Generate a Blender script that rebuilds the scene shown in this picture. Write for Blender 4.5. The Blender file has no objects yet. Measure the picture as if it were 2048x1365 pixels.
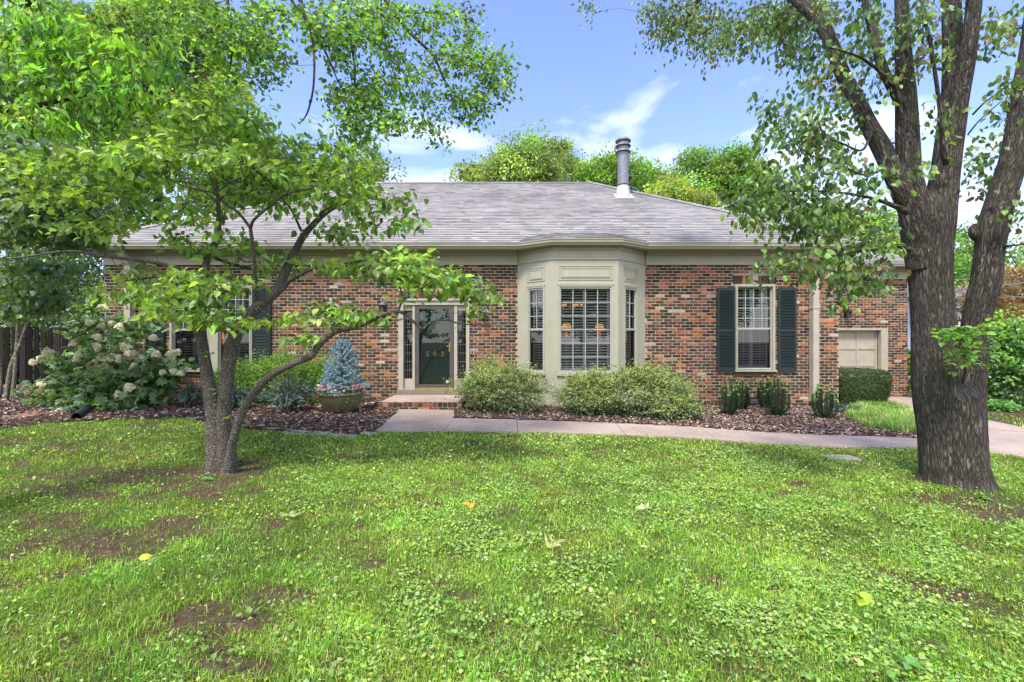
import bpy, math, random
import numpy as np
from mathutils import Vector

rng = np.random.default_rng(11)
random.seed(5)
SC = bpy.context.scene
COL = SC.collection

# ------------------------------------------------------------ camera, sky, sun
CZ, F, CX, CY = 1.57, 893.0, 1024.0, 682.5
cam = bpy.data.objects.new("camera", bpy.data.cameras.new("camera"))
COL.objects.link(cam)
cam.location = (0, 0, CZ)
cam.rotation_euler = (math.radians(90), 0, 0)
cam.data.sensor_width = 36
cam.data.lens = F / 2048 * 36
cam.data.clip_start = 0.05
cam.data.clip_end = 2000
SC.camera = cam

SUN_EL, SUN_AZ = math.radians(58), math.radians(205)   # azimuth from +Y, clockwise: behind the camera, to its left
W = bpy.data.worlds.new("World")
SC.world = W
W.use_nodes = True
wn, wl = W.node_tree.nodes, W.node_tree.links
wn.clear()
w_out = wn.new("ShaderNodeOutputWorld")
w_bg = wn.new("ShaderNodeBackground")
w_sky = wn.new("ShaderNodeTexSky")
w_sky.sky_type = 'NISHITA'
w_sky.sun_disc = False
w_sky.sun_elevation = SUN_EL
w_sky.sun_rotation = SUN_AZ
w_sky.air_density = 1.0
w_sky.dust_density = 0.6
w_sky.ozone_density = 2.5
w_tc = wn.new("ShaderNodeTexCoord")
w_map = wn.new("ShaderNodeMapping")
w_map.inputs['Scale'].default_value = (1.5, 1.5, 4.6)
w_map.inputs['Rotation'].default_value = (0.35, 0.42, 0.2)
w_map.inputs['Location'].default_value = (0.9, 0.55, 0.35)
w_noise = wn.new("ShaderNodeTexNoise")
w_noise.inputs['Scale'].default_value = 1.7
w_noise.inputs['Detail'].default_value = 9
w_noise.inputs['Roughness'].default_value = 0.55
w_noise.inputs['Distortion'].default_value = 0.5
w_sep = wn.new("ShaderNodeSeparateXYZ")
w_hz = wn.new("ShaderNodeMapRange")
w_hz.inputs['From Min'].default_value = 0.62
w_hz.inputs['From Max'].default_value = 0.15
w_hz.inputs['To Min'].default_value = -0.02
w_hz.inputs['To Max'].default_value = 0.17
w_add = wn.new("ShaderNodeMath"); w_add.operation = 'ADD'
w_ramp = wn.new("ShaderNodeValToRGB")
w_ramp.color_ramp.elements[0].position = 0.60
w_ramp.color_ramp.elements[1].position = 0.86
w_fac = wn.new("ShaderNodeMath"); w_fac.operation = 'MULTIPLY'; w_fac.inputs[1].default_value = 0.72
w_gain = wn.new("ShaderNodeMix"); w_gain.data_type = 'RGBA'; w_gain.blend_type = 'MULTIPLY'
w_gain.inputs[0].default_value = 1.0
w_gain.inputs[7].default_value = (0.98, 0.91, 1.2, 1)
w_mix = wn.new("ShaderNodeMix"); w_mix.data_type = 'RGBA'
w_mix.inputs[7].default_value = (6.6, 6.55, 6.5, 1)
wl.new(w_tc.outputs['Generated'], w_map.inputs['Vector'])
wl.new(w_map.outputs['Vector'], w_noise.inputs['Vector'])
wl.new(w_tc.outputs['Generated'], w_sep.inputs[0])
wl.new(w_sep.outputs['Z'], w_hz.inputs['Value'])
wl.new(w_noise.outputs['Fac'], w_add.inputs[0])
wl.new(w_hz.outputs['Result'], w_add.inputs[1])
# bright cloud added behind the viewer, unseen, to throw white fill on the facade
w_bk = wn.new("ShaderNodeMapRange"); w_bk.inputs['From Min'].default_value = 0.05; w_bk.inputs['From Max'].default_value = -0.6
w_bk.inputs['To Min'].default_value = 0.0; w_bk.inputs['To Max'].default_value = 0.30
w_ad2 = wn.new("ShaderNodeMath"); w_ad2.operation = 'ADD'
wl.new(w_sep.outputs['Y'], w_bk.inputs['Value']); wl.new(w_add.outputs[0], w_ad2.inputs[0]); wl.new(w_bk.outputs[0], w_ad2.inputs[1])
wl.new(w_ad2.outputs[0], w_ramp.inputs['Fac'])
wl.new(w_ramp.outputs['Color'], w_fac.inputs[0])
wl.new(w_fac.outputs[0], w_mix.inputs[0])
wl.new(w_sky.outputs['Color'], w_gain.inputs[6])
wl.new(w_gain.outputs[2], w_mix.inputs[6])
wl.new(w_mix.outputs[2], w_bg.inputs['Color'])
wl.new(w_bg.outputs['Background'], w_out.inputs['Surface'])
w_bg.inputs['Strength'].default_value = 0.15

sun_l = bpy.data.lights.new("sun", 'SUN')
sun_l.energy = 2.2
sun_l.angle = math.radians(12)
sun_l.color = (1.0, 0.955, 0.88)
sun = bpy.data.objects.new("sun", sun_l)
COL.objects.link(sun)
sd = Vector((math.sin(SUN_AZ) * math.cos(SUN_EL), math.cos(SUN_AZ) * math.cos(SUN_EL), math.sin(SUN_EL)))
sun.rotation_euler = sd.to_track_quat('Z', 'Y').to_euler()

SC.view_settings.view_transform = 'Standard'
SC.view_settings.look = 'None'
SC.view_settings.gamma = 1
SC.view_settings.exposure = 1.3
SC.cycles.max_bounces = 8
SC.cycles.diffuse_bounces = 4
SC.cycles.transparent_max_bounces = 12
SC.cycles.caustics_reflective = False
SC.cycles.caustics_refractive = False
SC.cycles.sample_clamp_indirect = 6

# ------------------------------------------------------------ helpers
def sstep(a, b, x):
    t = np.clip((np.asarray(x, float) - a) / (b - a), 0, 1)
    return t * t * (3 - 2 * t)

def G(x, y):
    """height of the ground"""
    x = np.asarray(x, float)
    return sstep(3, 9, y) * (0.113 - 0.0165 * np.clip(x, -18, 14))

def P(px, py, Y):
    return np.array([(px - CX) * Y / F, Y, CZ - (py - CY) * Y / F])

def PG(px, py):
    """the ground point seen at a place in the photograph"""
    Y = 8.0
    for _ in range(30):
        z = float(G((px - CX) * Y / F, Y))
        Y = 0.5 * Y + 0.5 * (CZ - z) * F / max(py - CY, 20)
    return np.array([(px - CX) * Y / F, Y, float(G((px - CX) * Y / F, Y))])

def vnoise(p, seed=0):
    """value noise, p (N,3)"""
    p = np.asarray(p, float)
    i = np.floor(p).astype(np.int64)
    f = p - i
    f = f * f * (3 - 2 * f)
    def h(a, b, c):
        n = (a * 73856093) ^ (b * 19349663) ^ (c * 83492791) ^ (seed * 2654435)
        n = (n ^ (n >> 13)) * 1274126177 & 0x7fffffff
        return ((n ^ (n >> 16)) & 0xffff) / 65535.0
    r = 0
    for dx in (0, 1):
        for dy in (0, 1):
            for dz in (0, 1):
                w = (f[:, 0] if dx else 1 - f[:, 0]) * (f[:, 1] if dy else 1 - f[:, 1]) * (f[:, 2] if dz else 1 - f[:, 2])
                r = r + w * h(i[:, 0] + dx, i[:, 1] + dy, i[:, 2] + dz)
    return r

def fbm(p, seed=0, o=4):
    p = np.asarray(p, float)
    a, s, r = 0.5, 1.0, 0
    for k in range(o):
        r = r + a * vnoise(p * s, seed + k)
        a *= 0.5; s *= 2.03
    return r

def norm(v):
    v = np.asarray(v, float)
    return v / np.maximum(np.linalg.norm(v, axis=-1, keepdims=True), 1e-9)

class MB:
    """collects polygons, then becomes ONE mesh object"""
    def __init__(self):
        self.v = []; self.n = 0; self.f = []; self.c = []; self.uv = []
    def add(self, v, f, c=(0.5, 0.5, 0.5), uv=None):
        v = np.asarray(v, float).reshape(-1, 3)
        if isinstance(f, np.ndarray):
            self.f.append(f.astype(np.int64) + self.n)
        else:
            d = {}
            for q in f: d.setdefault(len(q), []).append(q)
            for q in d.values(): self.f.append(np.array(q, np.int64) + self.n)
        c = np.asarray(c, float)
        if c.ndim == 1: c = np.tile(c, (len(v), 1))
        self.v.append(v); self.c.append(c[:, :3])
        self.uv.append(np.zeros((len(v), 2)) if uv is None else np.asarray(uv, float))
        self.n += len(v)
        return self
    def box(self, x0, x1, y0, y1, z0, z1, c=(0.5, 0.5, 0.5)):
        v = [(x, y, z) for z in (z0, z1) for y in (y0, y1) for x in (x0, x1)]
        return self.add(v, [(0, 2, 3, 1), (4, 5, 7, 6), (0, 1, 5, 4), (2, 6, 7, 3), (0, 4, 6, 2), (1, 3, 7, 5)], c)
    def build(self, name, mat, parent=None, origin=None, smooth=False, hide_uv=True):
        v = np.concatenate(self.v) if self.v else np.zeros((0, 3))
        c = np.concatenate(self.c); uv = np.concatenate(self.uv)
        off = np.zeros(3)
        if parent is not None: off = wloc(parent)
        elif origin is not None: off = np.asarray(origin, float)
        me = bpy.data.meshes.new(name)
        me.vertices.add(len(v)); me.vertices.foreach_set('co', (v - off).astype(np.float32).ravel())
        tot = sum(a.size for a in self.f); nf = sum(len(a) for a in self.f)
        me.loops.add(tot); me.polygons.add(nf)
        li = np.concatenate([a.ravel() for a in self.f])
        st = np.concatenate([np.full(len(a), a.shape[1]) for a in self.f])
        starts = np.concatenate([[0], np.cumsum(st)[:-1]])
        me.loops.foreach_set('vertex_index', li.astype(np.int32))
        me.polygons.foreach_set('loop_start', starts.astype(np.int32))
        me.polygons.foreach_set('use_smooth', np.full(nf, bool(smooth)))
        me.update(calc_edges=True)
        at = me.attributes.new('col', 'FLOAT_COLOR', 'POINT')
        cc = np.ones((len(v), 4), np.float32); cc[:, :3] = c
        at.data.foreach_set('color', cc.ravel())
        if np.any(uv):
            u = me.uv_layers.new(name='UVMap')
            u.data.foreach_set('uv', uv[li].astype(np.float32).ravel())
        if isinstance(mat, (list, tuple)):
            for m in mat: me.materials.append(m)
        else: me.materials.append(mat)
        o = bpy.data.objects.new(name, me)
        COL.objects.link(o)
        if parent is not None: o.parent = parent
        elif origin is not None: o.location = origin
        return o

def wloc(o):
    p = np.zeros(3)
    while o is not None:
        p = p + np.array(o.location); o = o.parent
    return p

def tag(o, label=None, cat=None, group=None, kind=None):
    if label: o['label'] = label
    if cat: o['category'] = cat
    if group: o['group'] = group
    if kind: o['kind'] = kind
    return o

def thing(name, label, cat, loc, group=None):
    o = bpy.data.objects.new(name, None)
    COL.objects.link(o); o.location = [float(a) for a in loc]
    o.empty_display_size = 0.2
    return tag(o, label, cat, group)

def struct(mb, name, mat, **k):
    return tag(mb.build(name, mat, **k), kind='structure')

class Frame:
    """a wall plane: u along it, d outwards, z up"""
    def __init__(self, o, u, n):
        self.o = np.array([o[0], o[1], 0.0]); self.u = norm(np.array([u[0], u[1], 0.0])); self.n = norm(np.array([n[0], n[1], 0.0]))
    def p(self, u, z, d):
        u, z, d = np.broadcast_arrays(np.asarray(u, float), np.asarray(z, float), np.asarray(d, float))
        return self.o + u[..., None] * self.u + d[..., None] * self.n + z[..., None] * np.array([0, 0, 1.0])
    def box(self, mb, u0, u1, z0, z1, d0, d1, c=(0.5, 0.5, 0.5)):
        v = [self.p(u, z, d) for d in (d0, d1) for z in (z0, z1) for u in (u0, u1)]
        mb.add(v, [(0, 1, 3, 2), (4, 6, 7, 5), (0, 4, 5, 1), (2, 3, 7, 6), (0, 2, 6, 4), (1, 5, 7, 3)], c)
    def ring(self, mb, u0, u1, z0, z1, w, d0, d1, c=(0.5, 0.5, 0.5), wt=None, wb=None):
        wt = w if wt is None else wt; wb = w if wb is None else wb
        self.box(mb, u0, u0 + w, z0, z1, d0, d1, c); self.box(mb, u1 - w, u1, z0, z1, d0, d1, c)
        self.box(mb, u0 + w, u1 - w, z1 - wt, z1, d0, d1, c); self.box(mb, u0 + w, u1 - w, z0, z0 + wb, d0, d1, c)

def lathe(mb, cx, cy, prof, sides=24, c=(0.5, 0.5, 0.5)):
    a = np.linspace(0, 2 * math.pi, sides, endpoint=False)
    v = np.concatenate([np.stack([cx + r * np.cos(a), cy + r * np.sin(a), np.full(sides, z)], 1) for r, z in prof])
    f = [(i * sides + j, i * sides + (j + 1) % sides, (i + 1) * sides + (j + 1) % sides, (i + 1) * sides + j)
         for i in range(len(prof) - 1) for j in range(sides)]
    mb.add(v, f, c)

def smooth_path(pts, w, step=0.05):
    """Catmull-Rom through pts (N,3) with widths w"""
    pts = np.asarray(pts, float); w = np.asarray(w, float)
    q = np.concatenate([pts, w[:, None]], 1)
    q = np.concatenate([[2 * q[0] - q[1]], q, [2 * q[-1] - q[-2]]])
    out = []
    for i in range(1, len(q) - 2):
        L = np.linalg.norm(q[i + 1, :3] - q[i, :3])
        m = max(1, int(round(L / step)))
        t = (np.arange(m) / m)[:, None]
        a, b, c_, d = q[i - 1], q[i], q[i + 1], q[i + 2]
        out.append(0.5 * ((2 * b) + (-a + c_) * t + (2 * a - 5 * b + 4 * c_ - d) * t ** 2 + (-a + 3 * b - 3 * c_ + d) * t ** 3))
    out.append(q[-2][None])
    out = np.concatenate(out)
    return out[:, :3], np.maximum(out[:, 3], 0.0008)

def tube(mb, pts, rad, sides=8, c=(0.2, 0.17, 0.14), cap=True, rough=0.0, seed=0, flare=None):
    pts = np.asarray(pts, float); rad = np.asarray(rad, float)
    n = len(pts)
    t = norm(np.gradient(pts, axis=0))
    ref = np.array([0.0, 1.0, 0.05])
    a = norm(np.cross(t, ref)); bad = np.linalg.norm(np.cross(t, ref), axis=1) < 0.15
    if bad.any(): a[bad] = norm(np.cross(t[bad], np.array([1.0, 0.0, 0.2])))
    for i in range(1, n):
        p = a[i - 1] - t[i] * np.dot(a[i - 1], t[i]); a[i] = p / max(np.linalg.norm(p), 1e-6)
    b = np.cross(t, a)
    th = np.linspace(0, 2 * math.pi, sides + 1)
    L = np.concatenate([[0], np.cumsum(np.linalg.norm(np.diff(pts, axis=0), axis=1))])
    R = rad[:, None] * np.ones(sides + 1)[None]
    if rough:
        thc = th.copy(); thc[-1] = 0
        q = np.stack([np.tile(np.cos(thc), (n, 1)) * 2.6, np.tile(np.sin(thc), (n, 1)) * 2.6, np.tile(L[:, None] * 2.2, (1, sides + 1))], -1).reshape(-1, 3)
        R = R * (1 + rough * (fbm(q, seed, 3).reshape(n, -1) - 0.45) * 2)
    if flare is not None:
        R = R * flare(L[:, None], th[None])
    v = pts[:, None] + R[..., None] * (np.cos(th)[None, :, None] * a[:, None] + np.sin(th)[None, :, None] * b[:, None])
    S = sides + 1
    i, j = np.meshgrid(np.arange(n - 1), np.arange(sides), indexing='ij')
    f = np.stack([i * S + j, i * S + j + 1, (i + 1) * S + j + 1, (i + 1) * S + j], -1).reshape(-1, 4)
    rm = max(rad.mean(), 0.004)
    uv = np.stack([np.tile(th * rm, (n, 1)), np.tile(L[:, None], (1, S))], -1).reshape(-1, 2)
    base = mb.n
    mb.add(v.reshape(-1, 3), f, c, uv)
    if cap:
        mb.f.append((np.array([[(n - 1) * S + k for k in range(sides)]]) + base))
        mb.f.append((np.array([[k for k in range(sides)][::-1]]) + base))

# leaf shapes: x across, y along, z out of the face
def _fan(o):
    return np.array(o, float)
T_OVATE = (np.array([(0, 0, 0), (0, .5, -.03), (0, 1, -.18), (-.27, .27, .05), (-.25, .66, .0), (.27, .27, .05), (.25, .66, .0)]),
           np.array([(0, 1, 3), (1, 4, 3), (1, 2, 4), (0, 5, 1), (1, 5, 6), (1, 6, 2)]))
T_HEART = (np.array([(0, 0, 0), (0, .45, -.02), (0, 1, -.16), (-.38, .12, .06), (-.36, .5, .02), (.38, .12, .06), (.36, .5, .02)]), T_OVATE[1])
T_LONG = (T_OVATE[0] * np.array([.62, 1, 1]), T_OVATE[1])
T_DIA = (np.array([(0, 0, 0), (-.32, .45, .08), (0, 1, -.1), (.32, .45, .08)]), np.array([(0, 2, 1), (0, 3, 2)]))
T_NEEDLE = (np.array([(-.08, 0, 0), (.08, 0, 0), (.08, .6, .0), (0, 1, -.05), (-.08, .6, 0)]), np.array([(0, 1, 2), (0, 2, 4), (4, 2, 3)]))
_h = [(0.5 * math.cos(a) * s, 0.5 + 0.5 * math.sin(a) * s, 0.05 if k % 2 else 0.0) for k, (a, s) in
      enumerate([(-1.57 + 2 * math.pi * k / 8, 0.78 if k == 0 else 1.0) for k in range(8)])]
T_ROUND = (np.array([(0, .5, -.05)] + _h), np.array([(0, 1 + k, 1 + (k + 1) % 8) for k in range(8)]))
_l = []
for k in range(14):
    a = -math.pi / 2 + 2 * math.pi * k / 14
    s = [.35, .45, .36, .52, .34, .5, .36, .62, .36, .5, .34, .52, .36, .45][k]
    _l.append((s * math.cos(a) * 1.1, 0.45 + s * math.sin(a), 0.03 - 0.14 * (s > .44)))
T_LOBED = (np.array([(0, .45, .04)] + _l), np.array([(0, 1 + k, 1 + (k + 1) % 14) for k in range(14)]))

def leaves(mb, tmpl, pos, d, up, size, col):
    pos = np.asarray(pos, float); N = len(pos)
    if N == 0: return
    d = norm(d); r = norm(np.cross(d, up)); n = np.cross(r, d)
    size = np.broadcast_to(np.asarray(size, float), (N,))
    tv, tf = tmpl
    v = pos[:, None] + size[:, None, None] * (tv[None, :, 0:1] * r[:, None] + tv[None, :, 1:2] * d[:, None] + tv[None, :, 2:3] * n[:, None])
    K = len(tv)
    f = (tf[None] + (np.arange(N) * K)[:, None, None]).reshape(-1, 3)
    c = np.repeat(np.broadcast_to(np.asarray(col, float), (N, 3)), K, 0)
    mb.add(v.reshape(-1, 3), f, c)

def rdir(n, zb=0.0, zs=1.0):
    v = rng.normal(size=(n, 3)); v[:, 2] = v[:, 2] * zs + zb
    return norm(v)

def pick(cols, n, jit=0.25, w=None):
    cols = np.asarray(cols, float)
    c = cols[rng.choice(len(cols), n, p=w)]
    return np.clip(c * np.exp(rng.normal(0, jit, (n, 1))) * np.exp(rng.normal(0, jit * .25, (n, 3))), 0, 1)

def blob_pts(blobs, n):
    """blobs: (px, py, rx, ry, Y, dY[, weight]) in the photograph's pixels and metres of depth"""
    b = np.array([tuple(x) + (1.0,) * (7 - len(x)) for x in blobs], float)
    w = b[:, 2] * b[:, 3] * b[:, 6] * (0.2 + b[:, 5]) ** .3; w /= w.sum()
    k = rng.choice(len(b), n, p=w)
    v = rng.normal(size=(n, 3)); v = norm(v) * rng.random((n, 1)) ** (1 / 2.6)
    px = b[k, 0] + v[:, 0] * b[k, 2]; py = b[k, 1] + v[:, 1] * b[k, 3]; Y = b[k, 4] + v[:, 2] * b[k, 5]
    return np.stack([(px - CX) * Y / F, Y, CZ - (py - CY) * Y / F], 1)

class Skel:
    """a tree skeleton: traced limbs, then twigs grown to reach their leaves"""
    def __init__(self):
        self.p = []; self.par = []; self.r = []; self.grow = []
    def limb(self, pts, rad, grow=True, step=0.12):
        """pts (N,3), rad (N,)"""
        q, r = smooth_path(pts, rad, step)
        last = -1
        if self.p:
            P_ = np.array(self.p); last = int(np.argmin(((P_ - q[0]) ** 2).sum(1)))
        for a, b in zip(q, r):
            self.p.append(a); self.par.append(last); self.r.append(b); self.grow.append(grow); last = len(self.p) - 1
        return q, r
    def attach(self, tg, maxlen=9.0, seg=0.22, wob=0.18, sag=0.04):
        tg = np.asarray(tg, float)
        base = np.array(self.p)
        P_ = list(base); ok = list(self.grow); par = self.par
        arr = np.zeros((len(P_) + len(tg) * 40, 3)); m = len(P_); arr[:m] = base
        g = np.zeros(len(arr), bool); g[:m] = ok
        d0 = np.array([np.min(((base[np.array(self.grow)] - t) ** 2).sum(1)) for t in tg])
        ends = [None] * len(tg)
        for i in np.argsort(d0):
            t = tg[i]
            d = ((arr[:m] - t) ** 2).sum(1); d[~g[:m]] = 1e9
            k = int(np.argmin(d)); L = math.sqrt(d[k])
            if L > maxlen: continue
            s = max(1, min(30, int(round(L / seg))))
            a = arr[k].copy(); last = k
            w = rng.normal(0, wob, 3) * L * 0.35
            for j in range(1, s + 1):
                u = j / s
                q = a * (1 - u) + t * u + w * math.sin(math.pi * u) - np.array([0, 0, sag * L * math.sin(math.pi * u)])
                arr[m] = q; g[m] = True; par.append(last); last = m; m += 1
                self.r.append(None); self.grow.append(True)
            ends[i] = last
        self.p = [x for x in arr[:m]]
        return [e for e in ends if e is not None]
    def twigs(self, mb, r0=0.0022, ex=0.42, rmax=0.03, sides=4, c=(0.1, 0.08, 0.065)):
        n = len(self.p); cnt = np.zeros(n)
        for i in range(n - 1, -1, -1):
            cnt[i] = max(cnt[i], 1)
            if self.r[i] is None and self.par[i] >= 0: cnt[self.par[i]] += cnt[i]
        arr = np.array(self.p)
        A, B, RA, RB = [], [], [], []
        for i in range(n):
            if self.r[i] is None:
                k = self.par[i]
                ra = min(rmax, r0 * cnt[k] ** ex) if self.r[k] is None else min(rmax, r0 * cnt[i] ** ex, self.r[k])
                A.append(arr[k]); B.append(arr[i]); RA.append(ra); RB.append(min(rmax, r0 * cnt[i] ** ex))
        if not A: return
        A, B, RA, RB = map(np.array, (A, B, RA, RB))
        t = norm(B - A); a = norm(np.cross(t, np.array([0.31, 0.87, 0.38]))); b = np.cross(t, a)
        th = np.arange(sides) * 2 * math.pi / sides
        ring = np.cos(th)[None, :, None] * a[:, None] + np.sin(th)[None, :, None] * b[:, None]
        v = np.concatenate([A[:, None] + RA[:, None, None] * ring, B[:, None] + RB[:, None, None] * ring], 1)
        N = len(A); f = np.array([(j, (j + 1) % sides, sides + (j + 1) % sides, sides + j) for j in range(sides)])
        f = (f[None] + (np.arange(N) * 2 * sides)[:, None, None]).reshape(-1, 4)
        mb.add(v.reshape(-1, 3), f, c)

# ------------------------------------------------------------ materials
def mat(name):
    m = bpy.data.materials.new(name); m.use_nodes = True
    nt = m.node_tree; nt.nodes.clear()
    out = nt.nodes.new("ShaderNodeOutputMaterial"); b = nt.nodes.new("ShaderNodeBsdfPrincipled")
    nt.links.new(b.outputs[0], out.inputs['Surface'])
    return m, nt, b, out

def nz(nt, scale, detail=4, vec=None, rough=0.5, dist=0.0):
    n = nt.nodes.new("ShaderNodeTexNoise")
    n.inputs['Scale'].default_value = scale; n.inputs['Detail'].default_value = detail
    n.inputs['Roughness'].default_value = rough; n.inputs['Distortion'].default_value = dist
    if vec is not None: nt.links.new(vec, n.inputs['Vector'])
    return n.outputs['Fac']

def coord(nt, kind='Object', scale=(1, 1, 1)):
    t = nt.nodes.new("ShaderNodeTexCoord"); m = nt.nodes.new("ShaderNodeMapping")
    m.inputs['Scale'].default_value = scale
    nt.links.new(t.outputs[kind], m.inputs['Vector'])
    return m.outputs['Vector']

def ramp(nt, fac, stops):
    r = nt.nodes.new("ShaderNodeValToRGB"); e = r.color_ramp.elements
    while len(e) < len(stops): e.new(0.5)
    for el, (p, c) in zip(e, stops):
        el.position = p; el.color = (*c, 1) if len(c) == 3 else c
    nt.links.new(fac, r.inputs['Fac'])
    return r.outputs['Color']

def mixc(nt, a, b, fac, mode='MIX'):
    m = nt.nodes.new("ShaderNodeMix"); m.data_type = 'RGBA'; m.blend_type = mode
    for s, x in ((6, a), (7, b), (0, fac)):
        if hasattr(x, 'links') or hasattr(x, 'is_linked'): nt.links.new(x, m.inputs[s])
        elif s == 0: m.inputs[0].default_value = x
        else: m.inputs[s].default_value = (*x, 1)
    return m.outputs[2]

def bump(nt, b, h, strength=0.5, dist=0.01):
    n = nt.nodes.new("ShaderNodeBump"); n.inputs['Strength'].default_value = strength
    n.inputs['Distance'].default_value = dist
    nt.links.new(h, n.inputs['Height']); nt.links.new(n.outputs[0], b.inputs['Normal'])
    return n

def attr(nt, name='col'):
    a = nt.nodes.new("ShaderNodeAttribute"); a.attribute_name = name
    return a.outputs['Color']

def m_plain(name, c, rough=0.5, metal=0.0, var=0.12, scale=6, bs=0.0, bscale=60, spec=0.5, grime=False):
    m, nt, b, o = mat(name)
    v = coord(nt)
    n = nz(nt, scale, 5, v)
    lo = tuple(max(0, x * (1 - var)) for x in c); hi = tuple(min(1, x * (1 + var)) for x in c)
    cl_ = ramp(nt, n, [(0.3, lo), (0.7, hi)])
    if grime:
        tcg = coord(nt, 'Object', (5, 5, .8))
        cl_ = mixc(nt, cl_, tuple(x * .55 for x in c), ramp(nt, nz(nt, 3.2, 8, tcg, 0.75), [(0.54, (0, 0, 0)), (0.76, (.35, .35, .35))]))
    nt.links.new(cl_, b.inputs['Base Color'])
    b.inputs['Roughness'].default_value = rough; b.inputs['Metallic'].default_value = metal
    b.inputs['Specular IOR Level'].default_value = spec
    if bs: bump(nt, b, nz(nt, bscale, 4, v), bs, 0.004)
    return m

def m_leaf(name, gloss=0.42, trans=0.4, spec=0.5, tint=(1.4, 1.42, 0.5), gain=(1.38, 1.38, 1.5)):
    m, nt, b, o = mat(name)
    c = mixc(nt, attr(nt), gain, 1.0, 'MULTIPLY')
    v = coord(nt)
    c1 = mixc(nt, c, ramp(nt, nz(nt, 40, 2, v), [(0.3, (0.7, .7, .7)), (0.7, (1.25, 1.25, 1.25))]), 0.6, 'MULTIPLY')
    nt.links.new(c1, b.inputs['Base Color'])
    b.inputs['Roughness'].default_value = gloss; b.inputs['Specular IOR Level'].default_value = spec
    t = nt.nodes.new("ShaderNodeBsdfTranslucent")
    nt.links.new(mixc(nt, c1, tint, 1.0, 'MULTIPLY'), t.inputs['Color'])
    mx = nt.nodes.new("ShaderNodeMixShader"); mx.inputs[0].default_value = trans
    nt.links.new(b.outputs[0], mx.inputs[1]); nt.links.new(t.outputs[0], mx.inputs[2])
    nt.links.new(mx.outputs[0], o.inputs['Surface'])
    return m

M_LEAF = m_leaf("leaf", 0.42, 0.5, 0.6, gain=(1.62, 1.55, 1.6))
M_LEAF_GLOSSY = m_leaf("leaf_glossy", 0.4, 0.34, 0.55)
M_CLOVER = m_leaf("clover", 0.5, 0.35, 0.4, gain=(1.5, 1.5, 1.05))
M_LEAF_DULL = m_leaf("leaf_dull", 0.6, 0.3, 0.3)
M_GRASS = m_leaf("grass", 0.5, 0.4, 0.35, gain=(1.72, 1.74, 1.35))
M_NEEDLE = m_leaf("needle", 0.5, 0.15, 0.4, (1, 1, 1), (1.6, 1.6, 1.6))
M_PETAL = m_leaf("petal", 0.6, 0.35, 0.3, (1, 1, 1), (1.15, 1.15, 1.1))

def m_bark(name, dark, light, su=30, sv=5, lichen=True, strength=1.0, dist=0.03, ridged=False):
    m, nt, b, o = mat(name)
    t = nt.nodes.new("ShaderNodeTexCoord"); mp = nt.nodes.new("ShaderNodeMapping")
    mp.inputs['Scale'].default_value = (su, sv, 1)
    nt.links.new(t.outputs['UV'], mp.inputs['Vector'])
    vec = mp.outputs['Vector']
    # wandering furrows
    warp = nt.nodes.new("ShaderNodeTexNoise"); warp.inputs['Scale'].default_value = 0.5; warp.inputs['Detail'].default_value = 3
    nt.links.new(vec, warp.inputs['Vector'])
    va = nt.nodes.new("ShaderNodeVectorMath"); va.operation = 'MULTIPLY_ADD'
    nt.links.new(warp.outputs['Color'], va.inputs[0]); va.inputs[1].default_value = (2.2, .6, 0); nt.links.new(vec, va.inputs[2])
    if ridged:
        def rid(sc_, de):
            x = nz(nt, sc_, de, va.outputs[0], 0.55)
            a_ = nt.nodes.new("ShaderNodeMath"); a_.operation = 'SUBTRACT'; nt.links.new(x, a_.inputs[0]); a_.inputs[1].default_value = 0.5
            b_ = nt.nodes.new("ShaderNodeMath"); b_.operation = 'ABSOLUTE'; nt.links.new(a_.outputs[0], b_.inputs[0]); return b_.outputs[0]
        mn = nt.nodes.new("ShaderNodeMath"); mn.operation = 'SMOOTH_MIN'; mn.inputs[2].default_value = 0.05
        nt.links.new(rid(0.55, 2), mn.inputs[0]); nt.links.new(rid(1.0, 3), mn.inputs[1])
        m5 = nt.nodes.new("ShaderNodeMath"); m5.operation = 'MULTIPLY'; m5.inputs[1].default_value = 3.2; m5.use_clamp = True
        nt.links.new(mn.outputs[0], m5.inputs[0]); vout = m5.outputs[0]
    else:
        vo = nt.nodes.new("ShaderNodeTexVoronoi"); vo.feature = 'DISTANCE_TO_EDGE'; vo.inputs['Scale'].default_value = 1.0
        nt.links.new(va.outputs[0], vo.inputs['Vector']); vout = vo.outputs['Distance']
    n2 = nz(nt, 3.0, 6, va.outputs[0], 0.65)
    mul = nt.nodes.new("ShaderNodeMath"); mul.operation = 'MULTIPLY_ADD'; mul.inputs[1].default_value = 1.5
    nt.links.new(vout, mul.inputs[0])
    sc = nt.nodes.new("ShaderNodeMath"); sc.operation = 'MULTIPLY'; sc.inputs[1].default_value = 0.7
    nt.links.new(n2, sc.inputs[0]); nt.links.new(sc.outputs[0], mul.inputs[2])
    h = mul.outputs[0]
    col = ramp(nt, h, [(0.3, dark), (0.75, light), (1.0, tuple(min(1, x * 1.5) for x in light))])
    v3 = coord(nt, 'Object')
    col = mixc(nt, col, (0.05, 0.055, 0.03), ramp(nt, nz(nt, 1.7, 4, v3), [(0.52, (0, 0, 0)), (0.75, (.5, .5, .5))]))
    if lichen:
        k = ramp(nt, nz(nt, 11, 5, v3, 0.7), [(0.6, (0, 0, 0)), (0.68, (1, 1, 1))])
        col = mixc(nt, col, (0.22, 0.24, 0.2), mixc(nt, (0, 0, 0), k, 0.55))
    nt.links.new(col, b.inputs['Base Color'])
    b.inputs['Roughness'].default_value = 0.85; b.inputs['Specular IOR Level'].default_value = 0.2
    bump(nt, b, h, strength, dist)
    return m

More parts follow.
